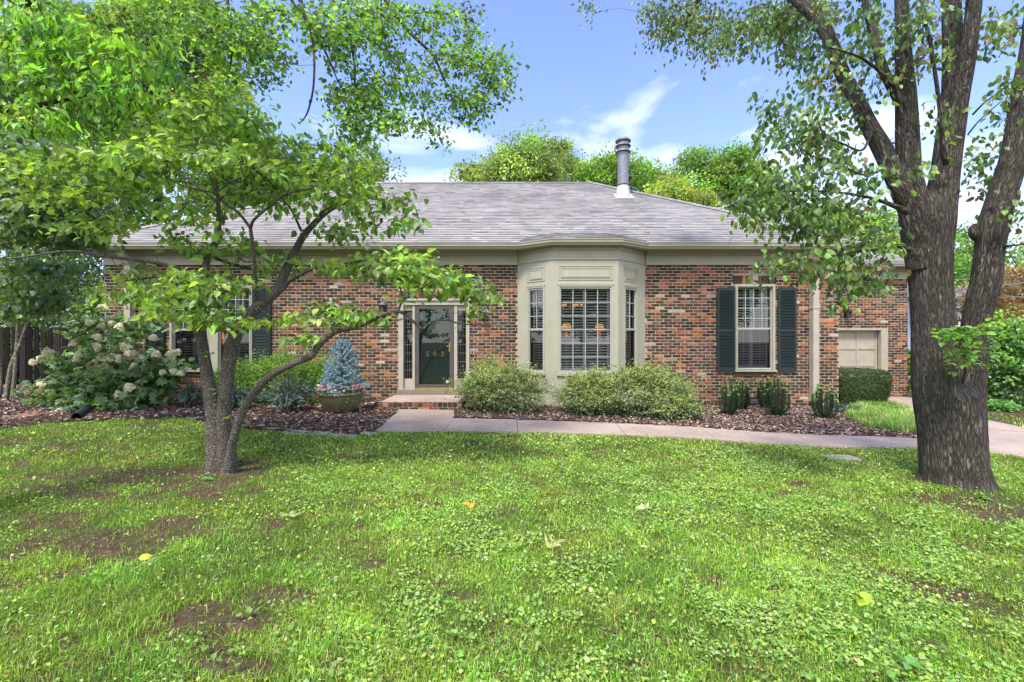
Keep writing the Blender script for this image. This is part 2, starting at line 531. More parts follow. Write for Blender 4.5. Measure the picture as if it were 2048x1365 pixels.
M_BARK = m_bark("bark_furrowed", (0.028, 0.023, 0.019), (0.17, 0.148, 0.115), 46, 5.0, True, 1.0, 0.035, True)
M_BARK2 = m_bark("bark_checked", (0.04, 0.032, 0.026), (0.22, 0.19, 0.16), 50, 38, True, 1.0, 0.012)
M_TWIG = m_plain("twig", (0.085, 0.068, 0.055), 0.8, var=0.3, scale=20)
M_TWIG_PALE = m_plain("twig_pale", (0.34, 0.33, 0.30), 0.8, var=0.3, scale=20)

# brick, mortar, roof
def m_attr(name, rough=0.8, nscale=30, amt=0.5, bs=0.4, bd=0.004, spec=0.3, patches=None, bscale=90):
    m, nt, b, o = mat(name)
    v = coord(nt)
    c = mixc(nt, attr(nt), ramp(nt, nz(nt, nscale, 6, v, 0.65), [(0.25, (0.55, .55, .55)), (0.75, (1.4, 1.4, 1.4))]), amt, 'MULTIPLY')
    c = mixc(nt, c, ramp(nt, nz(nt, 0.8, 5, v, 0.6), [(0.3, (0.72, .72, .72)), (0.7, (1.2, 1.2, 1.2))]), 0.8, 'MULTIPLY')
    if patches:
        pc, ps, lo, hi, mx_ = patches
        k = ramp(nt, nz(nt, ps, 6, v, 0.7), [(lo, (0, 0, 0)), (hi, (mx_, mx_, mx_))])
        c = mixc(nt, c, pc, k)
    nt.links.new(c, b.inputs['Base Color'])
    b.inputs['Roughness'].default_value = rough; b.inputs['Specular IOR Level'].default_value = spec
    if bs: bump(nt, b, nz(nt, bscale, 4, v, 0.6), bs, bd)
    return m

M_BRICK = m_attr("brick", 0.85, 45, 0.7, 0.7, 0.004, 0.2, ((0.36, 0.31, 0.25), 22, 0.60, 0.74, 0.7))
M_MORTAR = m_plain("mortar", (0.42, 0.36, 0.25), 0.9, var=0.25, scale=30, bs=0.6, bscale=150, spec=0.1)
M_SHINGLE = m_attr("shingle", 0.9, 60, 0.5, 0.5, 0.003, 0.2, ((0.15, 0.145, 0.145), 0.9, 0.5, 0.72, 0.45), 300)
M_CREAM = m_plain("cream_paint", (0.40, 0.385, 0.285), 0.5, var=0.06, scale=3, bs=0.2, bscale=80, grime=True)
M_CREAM2 = m_plain("door_trim_paint", (0.42, 0.385, 0.30), 0.5, var=0.1, scale=3, grime=True)
M_WHITE = m_plain("white_paint", (0.5, 0.5, 0.47), 0.45, var=0.05)
M_SASH = m_plain("sash_paint", (0.42, 0.42, 0.375), 0.4, var=0.05)
M_SHUTTER = m_plain("shutter_green_black", (0.013, 0.024, 0.0245), 0.5, var=0.1)
M_BLIND = m_plain("blind_white", (0.62, 0.62, 0.60), 0.5, var=0.04)
M_DOOR = m_plain("door_green", (0.012, 0.05, 0.038), 0.35, var=0.1)
M_STORM = m_plain("storm_frame", (0.085, 0.08, 0.078), 0.4, var=0.1)
M_BRASS = m_plain("brass", (0.62, 0.46, 0.17), 0.3, 0.9, var=0.15)
M_BLACK = m_plain("black_metal", (0.022, 0.024, 0.026), 0.4, 0.3, var=0.2)
M_LEAD = m_plain("lead_came", (0.22, 0.22, 0.21), 0.5, 0.5, var=0.2)
M_VENT = m_plain("galvanised", (0.22, 0.225, 0.24), 0.5, 0.35, var=0.15, scale=8)
M_GARAGE = m_plain("garage_paint", (0.40, 0.36, 0.28), 0.5, var=0.08, grime=True)
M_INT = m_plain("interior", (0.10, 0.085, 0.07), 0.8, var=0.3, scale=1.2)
M_SIDING = m_plain("siding", (0.62, 0.66, 0.70), 0.6, var=0.05)

def m_glass(name, tint=(0.85, 0.9, 0.9), refl=0.06):
    m, nt, b, o = mat(name)
    nt.nodes.remove(b)
    t = nt.nodes.new("ShaderNodeBsdfTransparent"); t.inputs[0].default_value = (*tint, 1)
    g = nt.nodes.new("ShaderNodeBsdfGlossy"); g.inputs['Roughness'].default_value = 0.015
    g.inputs['Color'].default_value = (1, 1, 1, 1)
    lw = nt.nodes.new("ShaderNodeLayerWeight"); lw.inputs[0].default_value = 0.25
    mr = nt.nodes.new("ShaderNodeMapRange"); mr.inputs['To Min'].default_value = refl; mr.inputs['To Max'].default_value = 0.9
    nt.links.new(lw.outputs['Fresnel'], mr.inputs['Value'])
    mx = nt.nodes.new("ShaderNodeMixShader")
    nt.links.new(mr.outputs[0], mx.inputs[0]); nt.links.new(t.outputs[0], mx.inputs[1]); nt.links.new(g.outputs[0], mx.inputs[2])
    nt.links.new(mx.outputs[0], o.inputs['Surface'])
    return m
M_GLASS = m_glass("window_glass")
M_SCREEN = m_glass("screened_glass", (0.5, 0.5, 0.52), 0.05)

def m_concrete(name, base, speck):
    m, nt, b, o = mat(name)
    v = coord(nt)
    vo = nt.nodes.new("ShaderNodeTexVoronoi"); vo.inputs['Scale'].default_value = 95
    nt.links.new(v, vo.inputs['Vector'])
    peb = ramp(nt, vo.outputs['Distance'], [(0.0, tuple(x * 1.25 for x in base)), (0.75, tuple(x * 0.72 for x in base))])
    spk = mixc(nt, peb, speck, ramp(nt, vo.outputs['Color'], [(0.72, (0, 0, 0)), (0.78, (.7, .7, .7))]))
    c = mixc(nt, spk, ramp(nt, nz(nt, 1.6, 6, v, 0.6), [(0.3, (0.72, .72, .70)), (0.7, (1.12, 1.1, 1.08))]), 0.9, 'MULTIPLY')
    nt.links.new(c, b.inputs['Base Color'])
    b.inputs['Roughness'].default_value = 0.85; b.inputs['Specular IOR Level'].default_value = 0.25
    bump(nt, b, vo.outputs['Distance'], 0.4, 0.004)
    return m
M_CONC = m_concrete("exposed_aggregate", (0.50, 0.40, 0.315), (0.26, 0.17, 0.12))

def m_ground():
    m, nt, b, o = mat("soil_and_moss")
    v = coord(nt)
    soil = ramp(nt, nz(nt, 9, 8, v, 0.7), [(0.3, (0.05, 0.030, 0.020)), (0.6, (0.125, 0.078, 0.052)), (0.8, (0.20, 0.14, 0.10))])
    moss = ramp(nt, nz(nt, 25, 6, v, 0.7), [(0.3, (0.035, 0.06, 0.012)), (0.7, (0.10, 0.17, 0.03))])
    c = mixc(nt, soil, moss, ramp(nt, nz(nt, 2.4, 8, v, 0.65), [(0.45, (0, 0, 0)), (0.62, (.6, .6, .6))]))
    nt.links.new(c, b.inputs['Base Color'])
    b.inputs['Roughness'].default_value = 0.95; b.inputs['Specular IOR Level'].default_value = 0.1
    bump(nt, b, nz(nt, 45, 6, v, 0.7), 1.0, 0.02)
    return m
M_GROUND = m_ground()
def m_soil(name, a, b_):
    m, nt, b, o = mat(name)
    v = coord(nt)
    nt.links.new(ramp(nt, nz(nt, 30, 8, v, 0.7), [(0.3, a), (0.7, b_)]), b.inputs['Base Color'])
    b.inputs['Roughness'].default_value = 0.95; b.inputs['Specular IOR Level'].default_value = 0.1
    bump(nt, b, nz(nt, 60, 6, v, 0.7), 1.0, 0.02)
    return m
M_MULCH = m_soil("mulch_soil", (0.035, 0.022, 0.016), (0.11, 0.07, 0.05))
M_CHIP = m_attr("bark_chip", 0.8, 40, 0.5, 0.4, 0.002)
M_ASPH = m_soil("asphalt", (0.045, 0.045, 0.047), (0.07, 0.07, 0.07))
M_STONE = m_plain("stone", (0.30, 0.27, 0.21), 0.85, var=0.3, scale=9, bs=0.5, bscale=30)
M_WOOD = m_attr("weathered_wood", 0.95, 20, 0.6, 0.3, 0.003, 0.05)
# ------------------------------------------------------------ ground, walk, beds
EDGE = np.array([(-400, 890), (0, 862), (83, 848), (186, 841), (372, 837), (430, 846), (476, 856), (579, 866), (700, 872), (745, 866), (886, 866), (1035, 867),
                 (1238, 873), (1400, 880), (1524, 891), (1634, 896), (1840, 899), (1965, 906), (2048, 917), (2500, 985)], float)
def proj(x, y, z):
    return CX + F * x / y, CY - F * (z - CZ) / y
def lawn_mask(x, y):
    px, py = proj(x, np.maximum(y, 0.3), G(x, y))
    return (py > np.interp(px, EDGE[:, 0], EDGE[:, 1])) | (y < 0.4)

def grid(x0, x1, y0, y1, step, zf):
    nx, ny = int((x1 - x0) / step) + 1, int((y1 - y0) / step) + 1
    X, Y = np.meshgrid(np.linspace(x0, x1, nx), np.linspace(y0, y1, ny))
    Z = zf(X, Y)
    i, j = np.meshgrid(np.arange(ny - 1), np.arange(nx - 1), indexing='ij')
    f = np.stack([i * nx + j, i * nx + j + 1, (i + 1) * nx + j + 1, (i + 1) * nx + j], -1).reshape(-1, 4)
    return np.stack([X, Y, Z], -1).reshape(-1, 3), f

g = MB()
def gz(X, Y):
    q = np.stack([X * 2.2, Y * 2.2, X * 0], -1).reshape(-1, 3)
    return G(X, Y) + (fbm(q, 3).reshape(X.shape) - 0.47) * 0.03 * (Y < 9)
xs = np.concatenate([np.array([-400, -200, -100, -60, -40]), np.arange(-30, 30.01, 0.15), np.array([40, 60, 100, 200, 400])])
ys = np.concatenate([np.array([-400, -200, -100, -50, -20, -8, -3]), np.arange(0, 20.01, 0.15), np.array([25, 30, 50, 100, 200, 500])])
X, Y = np.meshgrid(xs, ys)
Z = gz(X, Y)
i, j = np.meshgrid(np.arange(len(ys) - 1), np.arange(len(xs) - 1), indexing='ij'); nx = len(xs)
g.add(np.stack([X, Y, Z], -1).reshape(-1, 3), np.stack([i * nx + j, i * nx + j + 1, (i + 1) * nx + j + 1, (i + 1) * nx + j], -1).reshape(-1, 4))
struct(g, 'ground', M_GROUND, smooth=True)

def slab(mb, quad, top=0.022, thick=0.08, gap=0.006, c=(.5, .5, .5)):
    q = np.array([tuple(a)[:2] for a in quad], float); ctr = q.mean(0)
    q = ctr + (q - ctr) * (1 - gap)
    zt = G(q[:, 0], q[:, 1]) + top
    n = len(q)
    v = np.concatenate([np.column_stack([q, zt]), np.column_stack([q, zt - thick])])
    mb.add(v, [tuple(range(n))] + [(k, n + k, n + (k + 1) % n, (k + 1) % n) for k in range(n)], c)

NEAR = [(745, 864), (886, 865), (1035, 866), (1238, 872), (1400, 879), (1520, 890), (1660, 896), (1790, 898), (1860, 899)]
FAR = [(795, 823), (908, 823), (909, 839), (1035, 841.4), (1210, 847), (1380, 855), (1503, 865), (1600, 869), (1700, 874), (1845, 879)]
walk = MB()
secs = [([(745, 864), (886, 865)], [(795, 821), (908, 821), (909, 839)]),
        ([(886, 865), (1035, 866)], [(909, 839), (1034, 841.4)]),
        ([(1035, 866), (1150, 869), (1252, 872.5)], [(1034, 841.4), (1130, 844.5), (1230, 848)]),
        ([(1252, 872.5), (1350, 876), (1434, 881.5)], [(1230, 848), (1320, 851), (1397, 857)]),
        ([(1434, 881.5), (1520, 890), (1641, 895.5)], [(1397, 857), (1480, 863.5), (1574, 868)]),
        ([(1641, 895.5), (1740, 897.5), (1858, 898.5)], [(1574, 868), (1700, 874), (1860, 880)])]
for near, far in secs:
    q = [PG(*a) for a in near] + [PG(*a) for a in far[::-1]]
    slab(walk, q)
struct(walk, 'walkway', M_CONC)
drv = MB()
DR = [[(1862, 899), (1965, 905), (2060, 918)], [(2060, 857), (1965, 839), (1900, 826), (1862, 860)]]
slab(drv, [PG(1864, 899.5), PG(1964, 905), PG(1964, 862), PG(1864, 862)], 0.018)
slab(drv, [PG(1966, 905), PG(2048, 917), PG(2300, 958), PG(2300, 880), PG(1966, 862)], 0.018)
slab(drv, [PG(1966, 861), PG(2300, 879), PG(2300, 868), PG(2048, 857), PG(1966, 840)], 0.018)
slab(drv, [PG(1864, 861), PG(1964, 861), PG(1964, 840), PG(1846, 806), PG(1835, 798), (11.35, 12.98), (7.85, 12.98), (7.85, 11.6), PG(1762, 812), PG(1815, 835)], 0.018)
struct(drv, 'driveway', M_CONC)

# planting beds
def inpoly(x, y, poly):
    poly = np.asarray(poly, float); ins = np.zeros(x.shape, bool); n = len(poly)
    for k in range(n):
        x1, y1 = poly[k]; x2, y2 = poly[(k + 1) % n]
        c = ((y1 > y) != (y2 > y)) & (x < (x2 - x1) * (y - y1) / (y2 - y1 + 1e-12) + x1)
        ins ^= c
    return ins
def pgs(l): return [tuple(PG(*a)[:2]) for a in l]
BED_L = pgs([(-200, 868), (0, 863), (83, 849), (186, 842), (372, 838), (430, 847), (476, 857), (579, 867), (690, 873), (748, 866), (797, 823)]) + [(-2.3, 9.2), (-2.3, 10.62), (-9.6, 10.62), (-9.6, 13.5), (-18, 13.5), (-18, 9)]
BED_R = pgs([(906, 838), (1035, 842), (1210, 848), (1380, 856), (1503, 866), (1657, 873), (1845, 880), (1816, 836), (1764, 812)]) + [(8.6, 11.6), (7.8, 10.7), (7.8, 10.62), (3.1, 10.62), (2.35, 9.97), (0.9, 9.97), (0.14, 10.62), (-1.05, 10.62), (-1.05, 9.15)]
def bed_z(x, y):
    q = np.stack([x * 3.1, y * 3.1, x * 0 + 7], -1).reshape(-1, 3)
    return G(x, y) + 0.012 + 0.03 * fbm(q, 9).reshape(x.shape)
for nm, poly in (('mulch_bed', BED_L), ('mulch_bed', BED_R)):
    pl = np.array(poly)
    v, f = grid(pl[:, 0].min(), pl[:, 0].max(), pl[:, 1].min(), pl[:, 1].max(), 0.06, bed_z)
    cen = v[f].mean(1); keep = inpoly(cen[:, 0], cen[:, 1], poly)
    f = f[keep]; used = np.unique(f); rm = np.full(len(v), -1); rm[used] = np.arange(len(used))
    b = MB(); b.add(v[used], rm[f]); struct(b, nm, M_MULCH, smooth=True)

def chips(poly, n, name, cols, smin=0.02, smax=0.06):
    pl = np.array(poly)
    x = rng.uniform(pl[:, 0].min(), pl[:, 0].max(), n); y = rng.uniform(pl[:, 1].min(), pl[:, 1].max(), n)
    k = inpoly(x, y, poly); px, _ = proj(x, y, 0 * x); k &= (px > -60) & (px < 2110); x, y = x[k], y[k]; n = len(x)
    s = rng.uniform(smin, smax, n); a = rng.uniform(0, 6.28, n)
    d = np.stack([np.cos(a), np.sin(a), rng.normal(0, .25, n)], 1)
    up = rdir(n, 1.6, .5)
    t = (np.array([(-.28, 0, 0), (.28, .05, 0), (.22, 1, .05), (-.24, .9, 0), (-.28, 0, -.12), (.28, .05, -.12), (.22, 1, -.1), (-.24, .9, -.1)]),
         np.array([(0, 1, 2), (0, 2, 3), (4, 5, 1), (4, 1, 0), (5, 6, 2), (5, 2, 1), (7, 4, 0), (7, 0, 3)]))
    mb = MB()
    leaves(mb, t, np.stack([x, y, bed_z(x, y) + rng.uniform(.002, .022, n)], 1), d, up, s, pick(cols, n, .35))
    return mb
CH = [(0.20, 0.12, 0.085), (0.12, 0.07, 0.05), (0.30, 0.21, 0.16), (0.07, 0.045, 0.035), (0.38, 0.30, 0.24)]
tag(chips(BED_L, 42000, 'c', CH).build('mulch_chips', M_CHIP), 'brown bark mulch chips over the bed left of the front steps', 'mulch', kind='stuff')
tag(chips(BED_R, 34000, 'c', CH).build('mulch_chips', M_CHIP), 'brown bark mulch chips between the walkway and the house', 'mulch', kind='stuff')

# ------------------------------------------------------------ lawn
SPOT = [(300, 955, 240, 20, .9), (480, 940, 75, 14, 1.1), (400, 975, 110, 18, 1.0), (250, 985, 150, 16, .6), (200, 1085, 160, 30, .9), (330, 1060, 90, 18, .7), (90, 895, 60, 7, .6), (120, 940, 90, 8, .5), (60, 1110, 60, 20, .5),
        (560, 1195, 70, 20, .9), (470, 1232, 110, 22, .8), (1420, 1165, 32, 10, 1.0), (1990, 1028, 90, 18, 1.1), (1850, 965, 55, 9, .9), (1905, 1000, 110, 14, 1.0), (480, 1335, 80, 14, .8), (140, 1290, 25, 10, .8),
        (1560, 1180, 22, 7, .8), (1120, 1120, 60, 8, .3), (720, 1130, 60, 12, .5), (800, 1180, 40, 10, .7), (930, 1190, 30, 8, .7), (780, 1250, 30, 12, .8), (1190, 1265, 45, 10, .6), (1450, 1345, 40, 10, .6), (1040, 1225, 20, 7, .5), (640, 1330, 50, 10, .7), (850, 1010, 40, 8, .5), (770, 960, 40, 6, .5),
        (1840, 1290, 60, 10, .5), (1240, 1340, 50, 8, .5), (420, 1105, 60, 10, .4), (700, 1060, 50, 8, .4), (1600, 970, 25, 5, .6)]
def bare(x, y):
    px, py = proj(x, np.maximum(y, .3), G(x, y))
    q = fbm(np.stack([x * 5, y * 5, x * 0], 1), 21)
    b = np.zeros(len(x))
    for cx, cy, rx, ry, w in SPOT:
        d = ((px - cx) / (rx * 1.15)) ** 2 + ((py - cy) / (ry * 1.3)) ** 2
        b = np.maximum(b, w * np.clip(1.35 - d, 0, 1))
    left = sstep(900, 200, px)
    n2 = fbm(np.stack([x * 1.7, y * 2.6, x * 0], 1), 31)
    b = b + np.clip((n2 - .60 + .15 * left) * 3.4, 0, .85)
    return np.clip((b + (q - .5) * 2.6 * (b > .02)) * 1.05, 0, .92)

def lawn_pts(n, ymin, ymax, side=1.2):
    y = np.sqrt(rng.uniform(ymin ** 2, ymax ** 2, n)); x = rng.uniform(-1, 1, n) * (side * y + .4)
    k = lawn_mask(x, y); return x[k], y[k]

def blades(x, y, h, w, cols, wts, mb, lean=.45):
    n = len(x)
    a = rng.uniform(0, 6.283, n); ln = np.abs(rng.normal(0, lean, n)) * h
    base = np.stack([x, y, gz(x, y) - .004], 1)
    d = np.stack([np.cos(a), np.sin(a), 0 * a], 1); s = np.stack([-np.sin(a), np.cos(a), 0 * a], 1)
    th = rng.uniform(-.6, .6, n); s = s * np.cos(th)[:, None] + d * np.sin(th)[:, None]
    c = pick(cols, n, .32, wts)
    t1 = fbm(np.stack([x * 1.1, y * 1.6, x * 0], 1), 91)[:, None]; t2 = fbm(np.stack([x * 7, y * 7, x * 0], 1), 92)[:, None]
    c = c * (.84 + .16 * sstep(300, 900, CX + F * x / y))[:, None]; c = c * (.62 + .8 * t1) * (.6 + .85 * t2) * np.array([1, 1, 1]); c[:, 0:1] *= .82 + .45 * fbm(np.stack([x * 2.3, y * 2.3, x * 0 + 5], 1), 93)[:, None]  # tree shade on the left put into the blade colour; the rest varies at random
    up = np.array([0, 0, 1.0])
    m = base + d * (ln * .35)[:, None] + up * (h * .6)[:, None]
    t = base + d * ln[:, None] + up * (h * (1 - .25 * np.minimum(ln / h, 1.5)))[:, None]
    v = np.stack([base - s * w[:, None], base + s * w[:, None], m - s * (w * .85)[:, None], m + s * (w * .85)[:, None], t], 1)
    f = np.array([(0, 1, 3), (0, 3, 2), (2, 3, 4)])
    f = (f[None] + (np.arange(n) * 5)[:, None, None]).reshape(-1, 3)
    mb.add(v.reshape(-1, 3), f, np.repeat(c, 5, 0))

GC = [(0.14, 0.245, 0.035), (0.18, 0.30, 0.05), (0.10, 0.19, 0.028), (0.23, 0.33, 0.09), (0.36, 0.32, 0.2)]
gw = [.32, .28, .2, .12, .08]
gr = MB()
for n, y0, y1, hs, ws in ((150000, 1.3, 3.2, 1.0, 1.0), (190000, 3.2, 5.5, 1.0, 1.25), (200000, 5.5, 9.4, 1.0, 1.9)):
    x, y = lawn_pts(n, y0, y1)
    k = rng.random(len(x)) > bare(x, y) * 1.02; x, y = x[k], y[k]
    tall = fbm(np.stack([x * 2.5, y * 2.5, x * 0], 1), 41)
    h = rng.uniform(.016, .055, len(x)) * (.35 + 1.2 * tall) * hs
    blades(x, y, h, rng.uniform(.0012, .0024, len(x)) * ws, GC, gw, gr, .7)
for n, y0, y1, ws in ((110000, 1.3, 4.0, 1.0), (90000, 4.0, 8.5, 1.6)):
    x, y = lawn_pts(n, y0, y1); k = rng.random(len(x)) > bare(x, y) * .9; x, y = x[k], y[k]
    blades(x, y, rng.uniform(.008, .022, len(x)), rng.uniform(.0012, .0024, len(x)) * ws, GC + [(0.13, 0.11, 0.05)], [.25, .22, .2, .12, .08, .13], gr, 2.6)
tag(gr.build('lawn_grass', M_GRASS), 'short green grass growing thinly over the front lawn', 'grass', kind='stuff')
# straw blades lying in the bare soil
st = MB(); x, y = lawn_pts(16000, 1.4, 7); k = rng.random(len(x)) < bare(x, y) * .8 + .05; x, y = x[k], y[k]
blades(x, y, rng.uniform(.006, .02, len(x)), rng.uniform(.001, .002, len(x)), [(0.36, 0.30, 0.18), (0.22, 0.16, 0.1)], None, st, 2.5)
tag(st.build('dry_grass', M_GRASS), 'dry straw coloured grass lying in the bare soil patches', 'dry grass', kind='stuff')
# crumbs of soil and bits of litter
x, y = lawn_pts(60000, 1.4, 8); k = rng.random(len(x)) < bare(x, y) * .9; x, y = x[k], y[k]; n = len(x); cr = MB()
t_c = (np.array([(-.5, 0, 0), (.5, 0, 0), (0, .8, 0), (0, .3, .6)]), np.array([(0, 1, 3), (1, 2, 3), (2, 0, 3)]))
leaves(cr, t_c, np.stack([x, y, gz(x, y) - .002], 1), rdir(n, 0, .2), np.tile((0, 0, 1.), (n, 1)) + rng.normal(0, .4, (n, 3)), rng.uniform(.004, .02, n) * (.6 + .6 * rng.random(n)), pick([(0.10, 0.065, 0.045), (0.16, 0.11, 0.08), (0.06, 0.04, 0.03), (0.24, 0.18, 0.13)], n, .25))
tag(cr.build('soil_crumbs', M_CHIP), 'crumbly brown soil and small debris in the bare patches of the lawn', 'soil', kind='stuff')
# clover and violets
cl = MB()
for n, y0, y1, s0, s1 in ((80000, 1.3, 3.2, .008, .02), (120000, 3.2, 5.6, .010, .023), (110000, 5.6, 9.3, .015, .03)):
    x, y = lawn_pts(n, y0, y1)
    px, py = proj(x, y, 0 * x)
    q = fbm(np.stack([x * 1.5, y * 1.5, x * 0 + 3], 1), 51); q2 = fbm(np.stack([x * 6, y * 6, x * 0 + 3], 1), 61)
    den = np.clip((q - .40) * 4.0 + (q2 - .5) * 5.0, 0, 1) * (.22 + .78 * sstep(400, 1300, px)) + .05 * sstep(200, 1200, px) + .02
    k = (rng.random(len(x)) < den) & (rng.random(len(x)) > bare(x, y) * .9); x, y = x[k], y[k]; n = len(x)
    d = rdir(n, 0.1, .25); up = rdir(n, 2.0, .7)
    cc = pick([(0.15, 0.26, 0.07), (0.20, 0.31, 0.11), (0.28, 0.37, 0.18), (0.26, 0.34, 0.06)], n, .22)
    leaves(cl, T_ROUND, np.stack([x, y, gz(x, y) + rng.uniform(.012, .05, n)], 1), d, up, rng.uniform(s0, s1, n) * np.where(rng.random(n) < .12, 1.35, 1), cc)
tag(cl.build('clover_cover', M_CLOVER), 'round leaved clover and violets spread through the lawn', 'ground cover', kind='stuff')
# larger violet leaves close to the viewer
vl = MB()
x, y = lawn_pts(900, 1.5, 2.9); px, py = proj(x, y, 0 * x)
q = fbm(np.stack([x * 1.7, y * 1.7, x * 0 + 9], 1), 77); k = q > .47; x, y = x[k], y[k]; n = len(x)
leaves(vl, T_HEART, np.stack([x, y, gz(x, y) + rng.uniform(.03, .06, n)], 1), rdir(n, -.1, .3), rdir(n, 2.2, .6), rng.uniform(.022, .042, n), pick([(0.13, 0.25, 0.06), (0.17, 0.28, 0.09)], n, .2))
tag(vl.build('violet_cover', M_CLOVER), 'larger heart shaped violet leaves in the near lawn', 'ground cover', kind='stuff')
# grass verge beyond the driveway
vg = MB(); n = 16000
x = rng.uniform(9.5, 22, n); y = rng.uniform(7.5, 13, n); px, py = proj(x, y, G(x, y)); k = (py > np.interp(px, [1900, 1965, 2048, 2200], [812, 824, 838, 866])) & (py < np.interp(px, [1900, 1965, 2048, 2200], [822, 838, 855, 886])) & (px > 1900) & (px < 2200)
x, y = x[k], y[k]; blades(x, y, rng.uniform(.04, .08, len(x)), rng.uniform(.004, .008, len(x)), GC, gw, vg)
tag(vg.build('verge_grass', M_GRASS), 'narrow strip of grass beyond the driveway', 'grass', kind='stuff')
# liriope border grass
lr = MB()
LP = pgs([(1690, 828), (1720, 815), (1770, 812), (1815, 822), (1842, 850), (1846, 876), (1800, 868), (1745, 862), (1700, 845)])
pl = np.array(LP); n = 52000
x = rng.uniform(pl[:, 0].min(), pl[:, 0].max(), n); y = rng.uniform(pl[:, 1].min(), pl[:, 1].max(), n); k = inpoly(x, y, LP); k &= fbm(np.stack([x * 3, y * 3, x * 0], 1), 4) > .38; x, y = x[k], y[k]
blades(x, y, rng.uniform(.10, .24, len(x)), rng.uniform(.003, .0055, len(x)), [(0.13, 0.21, 0.06), (0.19, 0.28, 0.10), (0.08, 0.15, 0.04), (0.28, 0.35, 0.17)], None, lr, .8)
tag(lr.build('border_grass', M_GRASS), 'arching light green border grass beside the walkway and tree', 'border grass', kind='stuff')

# ------------------------------------------------------------ house
FY = 10.6
XL, XR = -9.67, 7.75
house = thing('brick_house', 'single storey brick house with grey hip roof, cream bay window and dark shutters', 'house', (0, FY, 0))
FR = Frame((0, FY), (1, 0), (0, -1))
BR_D = [(0.060, 0.041, 0.031), (0.085, 0.056, 0.041), (0.046, 0.035, 0.030), (0.105, 0.064, 0.044)]
BR_M = [(0.15, 0.056, 0.036), (0.115, 0.05, 0.036), (0.18, 0.08, 0.052)]
BR_O = [(0.31, 0.10, 0.045), (0.38, 0.135, 0.055), (0.27, 0.105, 0.058), (0.35, 0.16, 0.09)]
def brick_col(u, z, n, po=.20, pm=.24):
    q = vnoise(np.stack([u * 1.3, z * 5.0, u * 0], 1), 5)
    s = rng.random(n) * .72 + q * .28
    o = s > np.quantile(s, 1 - po) if n > 20 else rng.random(n) < po
    mm = (~o) & (rng.random(n) < pm / (1 - po))
    c = pick(BR_D, n, .2); c[mm] = pick(BR_M, n, .2)[mm]; c[o] = pick(BR_O, n, .15)[o]
    w = rng.random(n) < .018; c[w] = pick([(0.42, 0.36, 0.31)], n, .15)[w]
    return c
def bricks(mb, fr, u0, u1, z0, z1, d=0.007, rnd=.004, po=.20):
    """irregular chipped bricks; arrays of their bounds on a wall plane"""
    n = len(u0)
    c = brick_col(u0, z0, n, po)
    cu, cz_ = (u0 + u1) / 2, (z0 + z1) / 2; hw, hh = (u1 - u0) / 2, (z1 - z0) / 2
    ch = np.minimum(rng.uniform(.002, .016, (n, 4)), hw[:, None] * .5)
    sx = np.array([-1, -1, -1, 1, 1, 1, 1, -1]); sz = np.array([1, -1, -1, -1, -1, 1, 1, 1])
    # eight corners, two per brick corner
    pu = np.stack([-hw, -hw, -hw + ch[:, 0], hw - ch[:, 1], hw, hw, hw - ch[:, 2], -hw + ch[:, 3]], 1)
    pz = np.stack([hh - ch[:, 3] * .7, -hh + ch[:, 0] * .7, -hh, -hh, -hh + ch[:, 1] * .7, hh - ch[:, 2] * .7, hh, hh], 1)
    pu = pu + rng.normal(0, .0016, pu.shape); pz = pz + rng.normal(0, .0013, pz.shape)
    dd = d * rng.uniform(.6, 1.25, (n, 1)) + np.zeros((1, 8))
    outer = fr.p(cu[:, None] + pu, cz_[:, None] + pz, dd * .55)
    inner = fr.p(cu[:, None] + pu * .96, cz_[:, None] + pz * .88, dd)
    back = fr.p(cu[:, None] + pu, cz_[:, None] + pz, -0.004 + 0 * dd)
    v = np.concatenate([inner, outer, back], 1)
    f4 = []
    for a in (0, 8):
        for k in range(8): f4.append((a + k, a + 8 + k, a + 8 + (k + 1) % 8, a + (k + 1) % 8))
    f4 = np.array(f4); off = (np.arange(n) * 24)[:, None, None]
    b0 = mb.n
    mb.add(v.reshape(-1, 3), (f4[None] + off).reshape(-1, 4), np.repeat(c, 24, 0))
    mb.f.append((np.arange(8)[None] + (np.arange(n) * 24)[:, None]) + b0)
CO, BW, MJ = 0.0713, 0.2008, 0.0155
def running(u0, u1, z0, z1, holes, seed=0):
    A = []
    r = np.random.default_rng(seed)
    nrow = int(math.ceil((z1 - z0) / CO))
    for k in range(nrow):
        za = z0 + k * CO; zb = min(za + CO - MJ, z1)
        if zb - za < .02: continue
        iv = [(u0, u1)]
        for h in holes:
            if h[0] == 'c':
                zc = (za + zb) / 2; dz = abs(zc - h[2])
                if dz >= h[3]: continue
                w = math.sqrt(h[3] ** 2 - dz ** 2); ha, hb = h[1] - w, h[1] + w
            else:
                if zb <= h[2] + .012 or za >= h[3] - .012: continue
                ha, hb = h[0], h[1]
            nv = []
            for a, b in iv:
                if hb <= a or ha >= b: nv.append((a, b)); continue
                if ha > a: nv.append((a, ha))
                if hb < b: nv.append((hb, b))
            iv = nv
        ph = (k % 2) * BW / 2 + r.normal(0, .006)
        for a, b in iv:
            q = math.floor((a - ph) / BW) * BW + ph
            while q < b:
                s = max(q, a); e = min(q + BW - MJ + r.normal(0, .003), b)
                if e - s > .03: A.append((s, e, za, zb + r.normal(0, .0012)))
                q += BW
    return np.array(A).T

